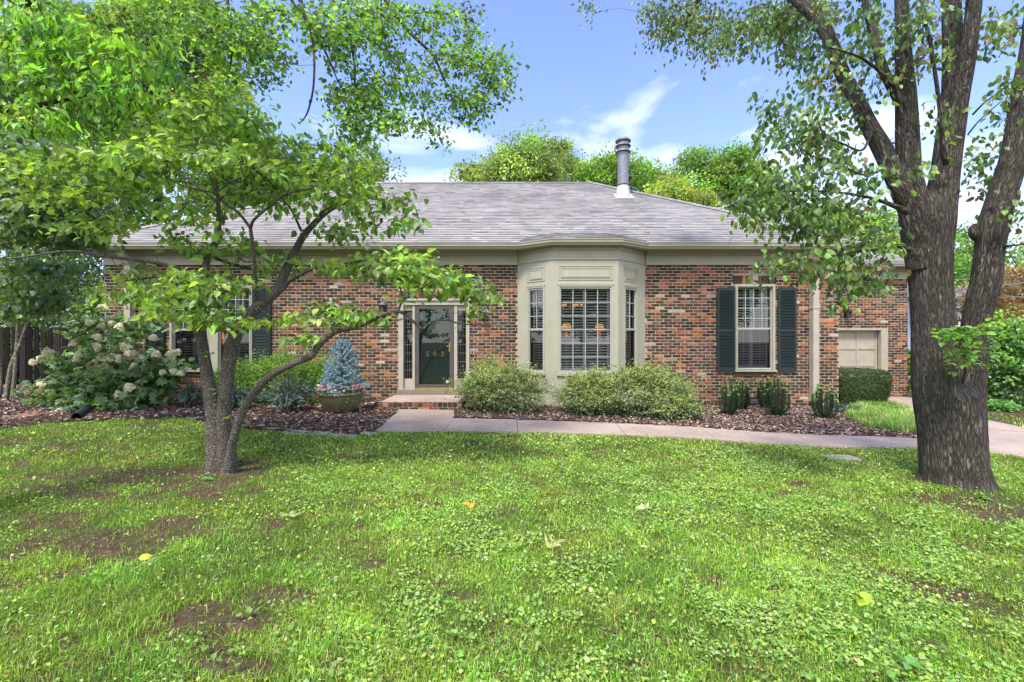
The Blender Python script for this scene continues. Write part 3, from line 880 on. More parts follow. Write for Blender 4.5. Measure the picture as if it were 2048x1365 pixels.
def mortar(mb, fr, u0, u1, z0, z1, holes, th=.2):
    """wall body with true openings (rectangles), cut into a lattice"""
    us = sorted({u0, u1} | {h[0] for h in holes} | {h[1] for h in holes}); zs = sorted({z0, z1} | {h[2] for h in holes} | {h[3] for h in holes})
    us = [u for u in us if u0 <= u <= u1]; zs = [z for z in zs if z0 <= z <= z1]
    for a, b in zip(us[:-1], us[1:]):
        for c, d in zip(zs[:-1], zs[1:]):
            m, n = (a + b) / 2, (c + d) / 2
            if any(h[0] < m < h[1] and h[2] < n < h[3] for h in holes): continue
            v = [fr.p(a, c, 0), fr.p(b, c, 0), fr.p(b, d, 0), fr.p(a, d, 0)]
            mb.add(v, [(0, 1, 2, 3)])
            v = [fr.p(a, c, -th), fr.p(b, c, -th), fr.p(b, d, -th), fr.p(a, d, -th)]
            mb.add(v, [(3, 2, 1, 0)])
    for h in holes:
        a, b, c, d = h[:4]
        for (p, q, r_, s) in ((a, c, a, d), (b, d, b, c), (a, d, b, d), (b, c, a, c)):
            mb.add([fr.p(p, q, 0), fr.p(r_, s, 0), fr.p(r_, s, -th), fr.p(p, q, -th)], [(0, 1, 2, 3)])

ZT = 3.37
W1 = (-8.12, -6.16, 0.85, 2.90)          # twin window
W2 = (5.29, 6.24, 0.85, 2.92)            # right window
DR_ = (-2.70, -1.00, 0.41, 2.56)
BAY = (0.128, 3.165, 0.0, 3.37)
RW = (-4.30, 2.24, 0.255)                # round window
holes = [W1, W2, DR_, BAY]
RWH = (RW[0] - .235, RW[0] + .235, RW[1] - .235, RW[1] + .235)
wall = MB(); mortar(wall, FR, XL, XR, -.15, ZT, holes + [RWH])
SR = Frame((XR, FY), (0, 1), (1, 0)); SL = Frame((XL, FY + 10), (0, -1), (-1, 0))
mortar(wall, SR, 0, 10, -.2, ZT, []); mortar(wall, SL, 0, 10, -.2, ZT, [])
wall.build('wall', M_MORTAR, house)
bk = MB()
arch = [(W1[0], W1[1], 2.90, 3.11), (W2[0] - .04, W2[1] + .04, 2.92, 3.13), (DR_[0], DR_[1], DR_[3], DR_[3] + .21)]
sills = [(W1[0] - .03, W1[1] + .03, .73, .85), (W2[0] - .03, W2[1] + .03, .73, .85)]
bl = running(XL, XR, -.1, ZT - .005, holes + arch + sills + [('c', RW[0], RW[1], RW[2] + .1)], 3)
bricks(bk, FR, *bl)
for s_, L_ in ((SR, 10), (SL, 10)):
    bricks(bk, s_, *running(0, L_, -.1, ZT - .005, [], 5))
def soldier(u0, u1, z0, z1, key=False):
    n = int(round((u1 - u0) / .072)); e = np.linspace(u0, u1, n + 1)
    k = np.ones(n, bool)
    if key: k[n // 2 - 1:n // 2 + 1] = False
    bricks(bk, FR, e[:-1][k], e[1:][k] - .011, np.full(k.sum(), z0 + .004), np.full(k.sum(), z1 - .008), .013, po=.15)
for k, a in enumerate(arch): soldier(*a, key=(k < 2))
for a in sills: soldier(a[0], a[1], a[2] + .01, a[3] - .012)
sl = MB()
for a in sills:
    sl = MB(); FR.box(sl, a[0], a[1], a[2] + .012, a[3] - .004, -.02, .028, (.1, .06, .04)); sl.build('brick_sill', M_BRICK, house)
# brick ring round the little window
for k in range(26):
    a = 2 * math.pi * (k + .5) / 26; da = math.pi / 26 * .84
    r0, r1 = RW[2] + .012, RW[2] + .098
    c = brick_col(np.array([0.]), np.array([0.]), 1)[0]
    if abs(a - math.pi / 2) < .13: c = (0.45, 0.40, 0.32)
    pts = [(RW[0] + r * math.cos(t), RW[1] + r * math.sin(t)) for r, t in ((r0, a - da), (r1, a - da), (r1, a + da), (r0, a + da))]
    v = [FR.p(u, z, d) for d in (-.003, .013) for u, z in pts]
    bk.add(v, [(4, 5, 6, 7), (0, 1, 5, 4), (1, 2, 6, 5), (2, 3, 7, 6), (3, 0, 4, 7)], c)
bk.build('brickwork', M_BRICK, house)
ks = MB()
for a in arch[:2]:
    m = (a[0] + a[1]) / 2
    v = [FR.p(u, z, d) for d in (-.003, .03) for u, z in ((m - .05, a[2] - .0), (m + .05, a[2] - .0), (m + .075, a[3] + .05), (m - .075, a[3] + .05))]
    ks.add(v, [(4, 5, 6, 7), (0, 1, 5, 4), (1, 2, 6, 5), (2, 3, 7, 6), (3, 0, 4, 7)])
    ks.build('keystone', M_CREAM2, house); ks = MB()

# windows --------------------------------------------------
def louvers(mb, fr, u0, u1, z0, z1, d, pitch=.062, w=.052, tilt=.5, c=(.5, .5, .5)):
    z = z0 + pitch / 2
    dz, dd = math.sin(tilt) * w / 2, math.cos(tilt) * w / 2
    while z < z1 - pitch / 3:
        v = [fr.p(u, z + s * dz + t * .003, d + s * dd) for u in (u0, u1) for s in (-1, 1) for t in (-1, 1)]
        mb.add(v, [(0, 1, 3, 2), (4, 6, 7, 5), (0, 4, 5, 1), (2, 3, 7, 6), (0, 2, 6, 4), (1, 5, 7, 3)], c)
        z += pitch
def sash(fr, nm, par, u0, u1, z0, z1, cols=2, rows=3, rail=None, dd=-.07, blinds=2, screen=True, mat_f=None, divs=True):
    """a hung window: frame, sashes, muntins, glass, louvred inner shutters"""
    mf = mat_f or M_SASH
    m = MB(); fr.ring(m, u0, u1, z0, z1, .028, dd - .01, dd + .045)
    zr = rail if rail else None
    b = .028
    if zr: fr.box(m, u0 + b, u1 - b, zr - .022, zr + .022, dd - .02, dd + .03)
    o = m.build(nm, mf, par)
    g_ = MB()
    a0, a1, c0, c1 = u0 + b, u1 - b, z0 + b, z1 - b
    mu = MB()
    top0 = zr if zr else c0
    if divs:
        for k in range(1, cols): x = a0 + (a1 - a0) * k / cols; fr.box(mu, x - .008, x + .008, top0 + (.022 if zr else 0), c1, dd + .004, dd + .02)
        for k in range(1, rows): z = top0 + (c1 - top0) * k / rows; fr.box(mu, a0, a1, z - .0075, z + .0075, dd + .006, dd + .018)
        mu.build('muntins', mf, o)
    v = [fr.p(a0, top0, dd), fr.p(a1, top0, dd), fr.p(a1, c1, dd), fr.p(a0, c1, dd)]
    MB().add(v, [(0, 1, 2, 3)]).build('pane', M_GLASS, o)
    if zr:
        v = [fr.p(a0, c0, dd + .012), fr.p(a1, c0, dd + .012), fr.p(a1, zr - .022, dd + .012), fr.p(a0, zr - .022, dd + .012)]
        MB().add(v, [(0, 1, 2, 3)]).build('pane', M_SCREEN if screen else M_GLASS, o)
    if blinds:
        s = MB(); w = (a1 - a0) / blinds
        for k in range(blinds):
            q0, q1 = a0 + k * w + .003, a0 + (k + 1) * w - .003
            fr.ring(s, q0, q1, z0 + .01, z1 - .01, .034, dd - .12, dd - .09, wt=.05, wb=.07)
            if k < 9: fr.box(s, (q0 + q1) / 2 - .006, (q0 + q1) / 2 + .006, z0 + .1, z1 - .08, dd - .075, dd - .066)
            louvers(s, fr, q0 + .034, q1 - .034, z0 + .08, z1 - .06, dd - .105, tilt=-.45)
        s.build('inner_shutter', M_BLIND, o)
    return o
def casing(fr, nm, par, u0, u1, z0, z1, w=.055, d0=-.06, d1=.02, mt=None, sill=True):
    m = MB(); fr.ring(m, u0, u1, z0, z1, w, d0, d1, wb=.02)
    fr.ring(m, u0 + w * .7, u1 - w * .7, z0 + .02, z1 - w * .7, .02, d0, d1 + .012, wb=.004)
    if sill: fr.box(m, u0 - .02, u1 + .02, z0 - .035, z0 + .0, d0, d1 + .05)
    return m.build(nm, mt or M_CREAM, par)
def shutter(fr, par, u0, u1, z0, z1):
    m = MB(); fr.ring(m, u0, u1, z0, z1, .05, .016, .05, wt=.07, wb=.09)
    zm = z0 + (z1 - z0) * .49; fr.box(m, u0 + .05, u1 - .05, zm - .03, zm + .03, .016, .05)
    o = m.build('shutter', M_SHUTTER, par)
    l = MB(); louvers(l, fr, u0 + .05, u1 - .05, z0 + .09, zm - .03, .034, .036, .04, -.75); louvers(l, fr, u0 + .05, u1 - .05, zm + .03, z1 - .07, .034, .036, .04, -.75)
    fr.box(l, u0 + .05, u1 - .05, z0 + .09, z1 - .07, .017, .02)
    l.build('louvers', M_SHUTTER, o)
# right window
RZ = 1.57 + (682.5 - 657.5) / 84.25
cs = casing(FR, 'window', house, W2[0], W2[1], W2[2] + .03, W2[3])
sash(FR, 'sash', cs, W2[0] + .055, W2[1] - .055, W2[2] + .05, W2[3] - .055, 4, 4, RZ)
shutter(FR, house, 4.855, 5.285, .84, 2.83); shutter(FR, house, 6.295, 6.73, .84, 2.83)
# twin window
for a, b in ((W1[0], -7.19), (-7.03, W1[1])):
    cs = casing(FR, 'window', house, a, b, W1[2] + .03, W1[3] - .01, .06)
    sash(FR, 'sash', cs, a + .06, b - .06, W1[2] + .05, W1[3] - .07, 4, 4, 1.57 + (682.5 - 659.5) / 84.25)
m = MB(); FR.box(m, -7.19, -7.03, W1[2] + .03, W1[3] - .01, -.06, .012); m.build('window_mullion', M_CREAM, house)
shutter(FR, house, -8.66, -8.22, .84, 2.85); shutter(FR, house, -6.15, -5.71, .84, 2.85)
# round window
m = MB()
for (r0, r1, d0, d1) in ((.205, .262, -.03, .02),):
    K = 40
    for k in range(K):
        a, b = 2 * math.pi * k / K, 2 * math.pi * (k + 1) / K
        q = [(r, t) for r, t in ((r0, a), (r1, a), (r1, b), (r0, b))]
        v = [FR.p(RW[0] + r * math.cos(t), RW[1] + r * math.sin(t), d) for d in (d0, d1) for r, t in q]
        m.add(v, [(4, 5, 6, 7), (0, 3, 7, 4), (1, 5, 6, 2)])
ro = m.build('round_window', M_CREAM2, house)
m = MB()
for k in (-1, 0, 1): FR.box(m, RW[0] + k * .1 - .005, RW[0] + k * .1 + .005, RW[1] - .19, RW[1] + .19, -.03, -.018)
for k in (-1, 0, 1): FR.box(m, RW[0] - .19, RW[0] + .19, RW[1] + k * .1 - .005, RW[1] + k * .1 + .005, -.0285, -.0195)
m.build('muntins', M_LEAD, ro)
a = np.linspace(0, 2 * math.pi, 32, endpoint=False)
MB().add(FR.p(RW[0] + .21 * np.cos(a), RW[1] + .21 * np.sin(a), -.034), [tuple(range(32))]).build('pane', M_SCREEN, ro)

# bay -------------------------------------------------------
pA, pB, pC, pD = np.array([.128, FY]), np.array([.897, 9.95]), np.array([2.37, 9.95]), np.array([3.165, FY])
def fr_from(p, q):
    u = (q - p); L = np.linalg.norm(u); n = np.array([u[1], -u[0]]) / L
    return Frame(p, u, n), L
BL, LL = fr_from(pA, pB); BF, LF = fr_from(pB, pC); BRR, LR = fr_from(pC, pD)
bay = MB()
BZ0, BZ1 = 0.0, 3.69
wins = [(BL, LL, .33, .77), (BF, LF, 1.059 - .897, 2.218 - .897), (BRR, LR, .24, .68)]
WZ0, WZ1 = .88, 2.77
for fr, L, a, b in wins:
    fr.box(bay, 0, a, BZ0, BZ1, -.06, 0); fr.box(bay, b, L, BZ0, BZ1, -.06, 0)
    fr.box(bay, a, b, BZ0, WZ0, -.06, 0); fr.box(bay, a, b, WZ1, BZ1, -.06, 0)
bo = bay.build('bay_window', M_CREAM, house)
mo = MB()
def rect_mould(fr, a, b, c, d, w, h): fr.ring(mo, a, b, c, d, w, -.002, h)
for fr, L, a, b in wins:
    rect_mould(fr, a - .03, b + .03, 2.93, 3.25, .018, .012)
    rect_mould(fr, a + .03, b - .03, 2.985, 3.195, .014, .016); fr.box(mo, a + .05, b - .05, 3.005, 3.175, -.002, .008)
    fr.box(mo, a - .05, b + .05, WZ1 + .05, WZ1 + .085, -.002, .022)
    fr.ring(mo, a - .035, b + .035, WZ0 - .03, WZ1 + .05, .036, -.002, .014)
    fr.box(mo, a - .06, b + .06, WZ0 - .085, WZ0 - .03, -.002, .04)
    fr.box(mo, .0, L, 3.385, 3.42, -.002, .022); fr.box(mo, .0, L, 3.60, 3.685, -.002, .03); fr.box(mo, 0, L, .02, .22, -.002, .014)
    fr.box(mo, a + .03, b - .03, .3, .72, -.002, .008)
mo.build('moulding', M_CREAM, bo)
sash(BL, 'side_sash', bo, .33, .77, WZ0, WZ1, 2, 3, 1.57 + (682.5 - 659.3) / 87, -.05, 1)
sash(BRR, 'side_sash', bo, .24, .68, WZ0, WZ1, 2, 3, 1.57 + (682.5 - 659.3) / 87, -.05, 1)
sash(BF, 'front_sash', bo, wins[1][2], wins[1][3], WZ0, WZ1, 4, 6, None, -.05, 2)

# cornice: frieze, soffit, gutter ----------------------------
fz = MB()
for a, b in ((XL, pA[0]), (pD[0], XR)):
    FR.box(fz, a, b, ZT, 3.70, -.05, .03)
    FR.box(fz, a, b, ZT - .002, ZT + .055, .028, .055); FR.box(fz, a, b, 3.60, 3.70, .028, .09); FR.box(fz, a, b, 3.65, 3.70, .088, .13)
for fr in (SR, SL):
    fr.box(fz, -.03, 10, ZT, 3.70, -.05, .03); fr.box(fz, -.05, 10, ZT - .002, ZT + .055, .028, .055); fr.box(fz, -.09, 10, 3.60, 3.70, .028, .09)
fz.build('frieze', M_CREAM, house)
GP = [(-10.1, 21.), (-10.1, 10.15), (.144, 10.15), (.85, 9.73), (2.42, 9.73), (3.10, 10.15), (8.2, 10.15), (8.2, 21.)]
WP = [(-9.6, 21.), (-9.6, 10.65), (.14, 10.65), (.92, 9.99), (2.35, 9.99), (3.15, 10.65), (7.7, 10.65), (7.7, 21.)]
def offset_path(path, d):
    p = np.array(path, float); out = []
    for k in range(len(p)):
        t0 = norm(p[k] - p[k - 1]) if k else norm(p[1] - p[0]); t1 = norm(p[k + 1] - p[k]) if k < len(p) - 1 else t0
        n0 = np.array([t0[1], -t0[0]]); n1 = np.array([t1[1], -t1[0]])
        m = norm(n0 + n1); out.append(p[k] + m * d / max(np.dot(m, n0), .4))
    return np.array(out)
def sweep(mb, path, prof, c=(.5, .5, .5)):
    """prof: closed list of (outwards, z)"""
    R = [offset_path(path, d) for d, z in prof]; n = len(prof)
    v = np.concatenate([np.column_stack([R[k], np.full(len(path), prof[k][1])]) for k in range(n)])
    m = len(path); f = [(k * m + i, k * m + i + 1, ((k + 1) % n) * m + i + 1, ((k + 1) % n) * m + i) for k in range(n) for i in range(m - 1)]
    mb.add(v, f, c)
gt = MB()
sweep(gt, GP, [(-.10, 3.675), (-.03, 3.675), (-.02, 3.70), (.012, 3.73), (.016, 3.765), (.03, 3.785), (.03, 3.80), (.018, 3.80), (.018, 3.79), (.0, 3.76), (-.04, 3.69), (-.10, 3.69)])
gt.build('gutter', M_CREAM, house)
sf = MB(); w_, q_ = np.array(WP), offset_path(GP, -.05)
v = np.concatenate([np.column_stack([w_, np.full(8, 3.688)]), np.column_stack([q_, np.full(8, 3.688)])])
sf.add(v, [(k, k + 1, 8 + k + 1, 8 + k) for k in range(7)]); sf.build('soffit', M_CREAM, house)

# roof: real overlapping shingle courses
TS = .603; EY, EZ = 10.13, 3.80
RX0, RX1 = -10.1, 8.2; RR = 5.47
rf = MB()
SHC = [(0.32, 0.298, 0.278), (0.335, 0.312, 0.29), (0.30, 0.28, 0.262), (0.35, 0.326, 0.303), (0.275, 0.257, 0.24)]
def course_face(fn, lenf, rmax, step=.118):
    """fn(u, r, lift) -> point; lenf(r) -> (u0, u1)"""
    nr = int(rmax / step)
    for k in range(nr + 1):
        r0, r1 = k * step, min((k + 1) * step + .02, rmax)
        if r1 - r0 < .01: continue
        a0, b0 = lenf(r0); a1, b1 = lenf(r1)
        if b0 - a0 < .05: continue
        u = a0
        U = [a0]
        while u < b0:
            u += rng.uniform(.12, .36); U.append(min(u, b0))
        U = np.array(U); Ua, Ub = U[:-1], U[1:]
        n = len(Ua); lf = .016 + rng.uniform(0, .008, n) * (rng.random(n) > .5)
        ua1, ub1 = np.clip(Ua, a1, b1), np.clip(Ub, a1, b1)
        v = np.stack([fn(Ua, r0, lf), fn(Ub, r0, lf), fn(ub1, r1, .002 + 0 * lf), fn(ua1, r1, .002 + 0 * lf), fn(Ua, r0, lf * 0 - .004), fn(Ub, r0, lf * 0 - .004)], 1)
        base = rf.n; off = (np.arange(n) * 6)[:, None]
        cc = pick(SHC, n, .05); rf.add(v.reshape(-1, 3), np.array([[0, 1, 2, 3]]) + off, np.repeat(cc, 6, 0)); rf.add(v.reshape(-1, 3), np.array([[4, 5, 1, 0]]) + off, np.repeat(cc * .28, 6, 0))  # butt faces coloured dark to stand in for shade under each course
def fpt(sx, sy, ox, oy):
    """slope plane: u along eave, r run inwards"""
    def fn(u, r, l):
        u = np.asarray(u, float); r = np.full(u.shape, float(r))
        return np.stack([ox + u * sx[0] + r * sy[0], oy + u * sx[1] + r * sy[1], EZ + TS * r + l], -1)
    return fn
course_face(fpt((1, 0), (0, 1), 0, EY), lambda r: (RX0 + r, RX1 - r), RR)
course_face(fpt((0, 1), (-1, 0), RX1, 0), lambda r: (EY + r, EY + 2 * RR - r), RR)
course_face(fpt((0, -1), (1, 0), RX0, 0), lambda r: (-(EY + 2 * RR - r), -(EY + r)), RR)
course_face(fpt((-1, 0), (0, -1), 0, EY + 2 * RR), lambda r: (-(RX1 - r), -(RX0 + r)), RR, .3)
# cap shingles on ridge and hips
cap = MB()
def capline(a, b):
    a, b = np.array(a, float), np.array(b, float); L = np.linalg.norm(b - a); n = int(L / .15); t = norm(b - a); s = norm(np.cross(t, (0, 0, 1)))
    for k in range(n):
        p, q = a + t * (k * .15), a + t * (k * .15 + .17)
        h = .035; v = [p - s * .13 - (0, 0, .035), p + (0, 0, h), p + s * .13 - (0, 0, .035), q + s * .13 - (0, 0, .048), q + (0, 0, h - .014), q - s * .13 - (0, 0, .048)]
        cap.add(v, [(0, 1, 4, 5), (1, 2, 3, 4)], pick(SHC, 1, .1)[0])
RZt = EZ + TS * RR
capline((RX0 + RR, EY + RR, RZt), (RX1 - RR, EY + RR, RZt)); capline((RX1, EY, EZ + .02), (RX1 - RR, EY + RR, RZt + .02)); capline((RX0, EY, EZ + .02), (RX0 + RR, EY + RR, RZt + .02))
ro_ = rf.build('roof', M_SHINGLE, house)
cap.build('ridge_cap', M_SHINGLE, ro_)
# little roof over the bay
br = MB(); e = np.array([(.144, 10.13, 3.805), (.86, 9.72, 3.805), (2.41, 9.72, 3.805), (3.10, 10.13, 3.805)])
up_ = np.array([(.35, 10.45, EZ + TS * .32 + .02), (1.15, 10.68, EZ + TS * .55 + .024), (2.12, 10.68, EZ + TS * .55 + .024), (2.9, 10.45, EZ + TS * .32 + .02)])
for k in range(3):
    for c_ in range(5):
        t0, t1 = c_ / 5, (c_ + 1) / 5
        a0, b0 = e[k] * (1 - t0) + up_[k] * t0, e[k + 1] * (1 - t0) + up_[k + 1] * t0
        a1, b1 = e[k] * (1 - t1) + up_[k] * t1, e[k + 1] * (1 - t1) + up_[k + 1] * t1
        m_ = max(2, int(np.linalg.norm(b0 - a0) / .25))
        for q in range(m_):
            f0, f1 = q / m_, (q + 1) / m_; l = .014 + random.random() * .006
            v = [a0 * (1 - f0) + b0 * f0 + (0, 0, l), a0 * (1 - f1) + b0 * f1 + (0, 0, l), a1 * (1 - f1) + b1 * f1 + (0, 0, .003), a1 * (1 - f0) + b1 * f0 + (0, 0, .003), a0 * (1 - f0) + b0 * f0 - (0, 0, .01), a0 * (1 - f1) + b0 * f1 - (0, 0, .01)]
            br.add(v, [(0, 1, 2, 3), (4, 5, 1, 0)], pick([(0.17, 0.163, 0.158), (0.2, 0.192, 0.186), (0.14, 0.135, 0.131)], 1, .1)[0])
br.build('bay_roof', M_SHINGLE, house)

# vent pipe
vy = 13.9; vx = (1246 - CX) * vy / F; vz = EZ + TS * (vy - EY)
vt = MB(); S_ = vy / F
def z_at(py): return CZ - (py - CY) * vy / F
rp = 10.8 * S_
prof = [(rp, z_at(385))]
for k in range(1, 12):
    z = z_at(385) + (z_at(300) - z_at(385)) * k / 12; prof += [(rp, z - .004), (rp * .985, z), (rp, z + .004)]
prof += [(rp, z_at(300)), (rp, z_at(282)), (.01, z_at(282))]
lathe(vt, vx, vy, prof, 32)
vo_ = vt.build('vent_pipe', M_VENT, house, smooth=False)
for py in (303, 291, 281):
    c_ = MB(); r = 15.2 * S_; z = z_at(py)
    lathe(c_, vx, vy, [(rp * .9, z - .012), (r, z - .05), (r + .006, z - .045), (r + .004, z - .035), (rp * 1.1, z + .035), (.01, z + .045)], 32); c_.build('storm_collar', M_VENT, vo_)
c_ = MB(); lathe(c_, vx, vy, [(rp + .02, z_at(373)), (rp + .028, z_at(373) + .02), (rp + .002, z_at(373) + .035)], 32); c_.build('black_collar', M_BLACK, vo_)
c_ = MB(); lathe(c_, vx, vy, [(15.8 * S_, vz - .22), (11.5 * S_, z_at(372)), (rp, z_at(371))], 32)
n_ = norm(np.array([0, -TS, 1.0])); zz = lambda y: EZ + TS * (y - EY) + .028
c_.add([(vx - .27, vy - .3, zz(vy - .3)), (vx + .30, vy - .3, zz(vy - .3)), (vx + .30, vy + .2, zz(vy + .2)), (vx - .27, vy + .2, zz(vy + .2))], [(0, 1, 2, 3)])
c_.build('flashing', M_WHITE, vo_)

# downspouts
def downspout(x, zt, zb, kick=1):
    m = MB(); w, d = .07, .075
    FR.box(m, x - w, x + w, zb + .12, zt, .02, .02 + 2 * d)
    v = [(x - w, FY - .02, zb + .12), (x + w, FY - .02, zb + .12), (x + w, FY - .17, zb + .12), (x - w, FY - .17, zb + .12),
         (x - w + .08 * kick, FY - .10, zb), (x + w + .08 * kick, FY - .10, zb), (x + w + .10 * kick, FY - .32, zb + .06), (x - w + .10 * kick, FY - .32, zb + .06)]
    m.add(v, [(0, 3, 7, 4), (1, 5, 6, 2), (3, 2, 6, 7), (0, 4, 5, 1), (4, 7, 6, 5)])
    FR.box(m, x - w - .012, x + w + .012, zt - 1.0, zt - .97, .01, .18)
    # elbow up to the gutter
    v = [FR.p(u, z, dd) for u, z, dd in [(x - w, zt, .02), (x + w, zt, .02), (x + w, zt, .17), (x - w, zt, .17), (x - w, 3.68, .30), (x + w, 3.68, .30), (x + w, 3.68, .44), (x - w, 3.68, .44)]]
    m.add(v, [(0, 1, 5, 4), (3, 7, 6, 2), (0, 4, 7, 3), (1, 2, 6, 5)])
    m.build('downspout', M_CREAM2, house)
downspout((1623 - CX) / 84.25, 3.33, .03); downspout((266 - CX) / 84.25, 3.33, .25, -1)

# front door ------------------------------------------------
def ux(px): return (px - CX) / 84.25
def uz(py): return CZ - (py - CY) / 84.25
dm = MB()
u0, u1 = ux(797.4), ux(939)
FR.box(dm, u0, ux(807), uz(780), uz(602), -.1, .03); FR.box(dm, ux(932.5), u1, uz(780), uz(602), -.1, .03)
FR.box(dm, ux(807), ux(932.5), uz(610.5), uz(602), -.1, .03); FR.box(dm, u0 - .03, u1 + .03, uz(602), uz(598), -.1, .06)
for a, b in ((807, 829.5), (908, 932.5)):
    FR.box(dm, ux(a), ux(b), uz(780), uz(758), -.1, -.03); FR.box(dm, ux(a), ux(b), uz(621), uz(610.5), -.1, -.03)
    FR.box(dm, ux(a) + .03, ux(b) - .05, uz(776), uz(763), -.032, -.02); FR.box(dm, ux(a), ux(b), uz(780), uz(777), -.032, .0)
FR.box(dm, ux(825), ux(829.7), uz(780), uz(610.5), -.1, .005); FR.box(dm, ux(908), ux(914.5), uz(780), uz(610.5), -.1, .005)
dsur = dm.build('door_surround', M_CREAM2, house)
for a, b in ((807, 825), (914.5, 932.5)):
    sd_ = MB(); c0, c1 = uz(758), uz(621)
    for k in range(9):
        z = c0 + (c1 - c0) * k / 8; FR.box(sd_, ux(a), ux(b), z - .004, z + .004, -.052, -.040)
    for k in (1, 3, 5, 7):
        u = ux(a) + (ux(b) - ux(a)) * k / 8; FR.box(sd_, u - .003, u + .003, c0, c1, -.0515, -.0405)
    o_ = sd_.build('sidelight', M_LEAD, house)
    MB().add([FR.p(ux(a), c0, -.055), FR.p(ux(b), c0, -.055), FR.p(ux(b), c1, -.055), FR.p(ux(a), c1, -.055)], [(0, 1, 2, 3)]).build('pane', M_GLASS, o_)
d_ = MB(); a, b, c0, c1 = ux(830.5), ux(907), uz(775), uz(611)
FR.box(d_, a, b, c0, c1, -.10, -.055)
for pa, pb, za, zb in ((.12, .44, .74, .93), (.56, .88, .74, .93), (.12, .44, .42, .70), (.56, .88, .42, .70), (.12, .44, .08, .38), (.56, .88, .08, .38)):
    q0, q1, r0, r1 = a + (b - a) * pa, a + (b - a) * pb, c0 + (c1 - c0) * za, c0 + (c1 - c0) * zb
    FR.ring(d_, q0, q1, r0, r1, .02, -.056, -.044); FR.box(d_, q0 + .05, q1 - .05, r0 + .05, r1 - .05, -.056, -.046)
do = d_.build('front_door', M_DOOR, house)
st_ = MB(); FR.ring(st_, a, b, c0, c1, .09, -.022, .012, wt=.09, wb=.07)
so = st_.build('storm_door', M_STORM, house)
FRo = [FR.p(a + .09, c0 + .07, -.01), FR.p(b - .09, c0 + .07, -.01), FR.p(b - .09, c1 - .09, -.01), FR.p(a + .09, c1 - .09, -.01)]
MB().add(FRo, [(0, 1, 2, 3)]).build('pane', m_glass('storm_glass', (.8, .85, .85), .045), so)
h_ = MB(); hu = ux(899.5); FR.box(h_, hu - .02, hu + .02, uz(703), uz(686), .012, .02); FR.box(h_, hu - .075, hu + .02, uz(694), uz(692), .04, .055); FR.box(h_, hu, hu + .015, uz(694), uz(692), .012, .05); FR.box(h_, hu - .008, hu + .012, uz(701), uz(698), .02, .035)
h_.build('handle', M_BRASS, so)
k_ = MB(); FR.box(k_, a, b, uz(780), uz(775.3), -.1, .03); k_.build('kick_sill', M_BRASS, so)
s_ = MB(); FR.box(s_, ux(892), ux(897), uz(767), uz(761), -.009, -.005); s_.build('sticker', M_WHITE, so)
for ch, px in (('5', 854.5), ('0', 869.5), ('3', 884.5)):
    fc = bpy.data.curves.new('digit', 'FONT'); fc.body = ch; fc.size = .165; fc.extrude = .006; fc.bevel_depth = .002; fc.align_x = 'CENTER'
    fo = bpy.data.objects.new('house_number', fc); COL.objects.link(fo); fo.parent = do
    fo.rotation_euler = (math.radians(90), 0, 0); wp = FR.p(ux(px), uz(713), -.036); fo.location = [float(t) for t in (wp - wloc(do))]
    fc.materials.append(M_BRASS)
    bpy.context.view_layer.update()
    nm_ = bpy.data.meshes.new_from_object(fo.evaluated_get(bpy.context.evaluated_depsgraph_get()))
    n2_ = bpy.data.objects.new('house_number', nm_); COL.objects.link(n2_); n2_.parent = do; n2_.rotation_euler = fo.rotation_euler.copy(); n2_.location = fo.location.copy()
    bpy.data.objects.remove(fo)
# threshold and porch
th_ = MB(); FR.box(th_, u0 - .02, u1 + .02, .30, uz(780) - .002, -.05, .12); th_.build('threshold', m_plain('threshold_stone', (.20, .17, .14), .9, var=.3, scale=40), house)
PX0, PX1 = (747 - CX) * 9.18 / F, -1.02
ps = MB(); ps.box(PX0 + .1, PX1 - .1, 9.28, 10.6, .22, .302); pso = ps.build('porch_slab', M_CONC, house)
pb = MB(); n = int((PX1 - PX0) / .1); PF = Frame((0, 9.18), (1, 0), (0, -1)); e_ = np.linspace(PX0, PX1, n + 1)
bricks(pb, PF, e_[:-1], e_[1:] - .012, np.full(n, .215), np.full(n, .298), .012, po=.2)
bricks(pb, PF, *running(PX0, PX1, .0725, .215, [], 9)[:, :], .006, po=.2)
pm = MB(); pm.box(PX0 + .004, PX1 - .004, 9.184, 9.28, 0, .297); pm.box(PX0 + .004, PX0 + .1, 9.28, 10.6, 0, .297); pm.box(PX1 - .1, PX1 - .004, 9.28, 10.6, 0, .297)
# brick tops
for k in range(n): pb.box(e_[k], e_[k + 1] - .012, 9.178, 9.279, .29, .301, brick_col(np.array([0.]), np.array([0.]), 1)[0])
ny = 13; ey = np.linspace(9.29, 10.58, ny + 1)
for xs_ in (PX0, PX1 - .098):
    for k in range(ny): pb.box(xs_, xs_ + .096, ey[k], ey[k + 1] - .012, .21, .3005, brick_col(np.array([0.]), np.array([0.]), 1)[0])
pbo = pb.build('porch_brick_edge', M_BRICK, house); pm.build('porch_mortar', M_MORTAR, house)

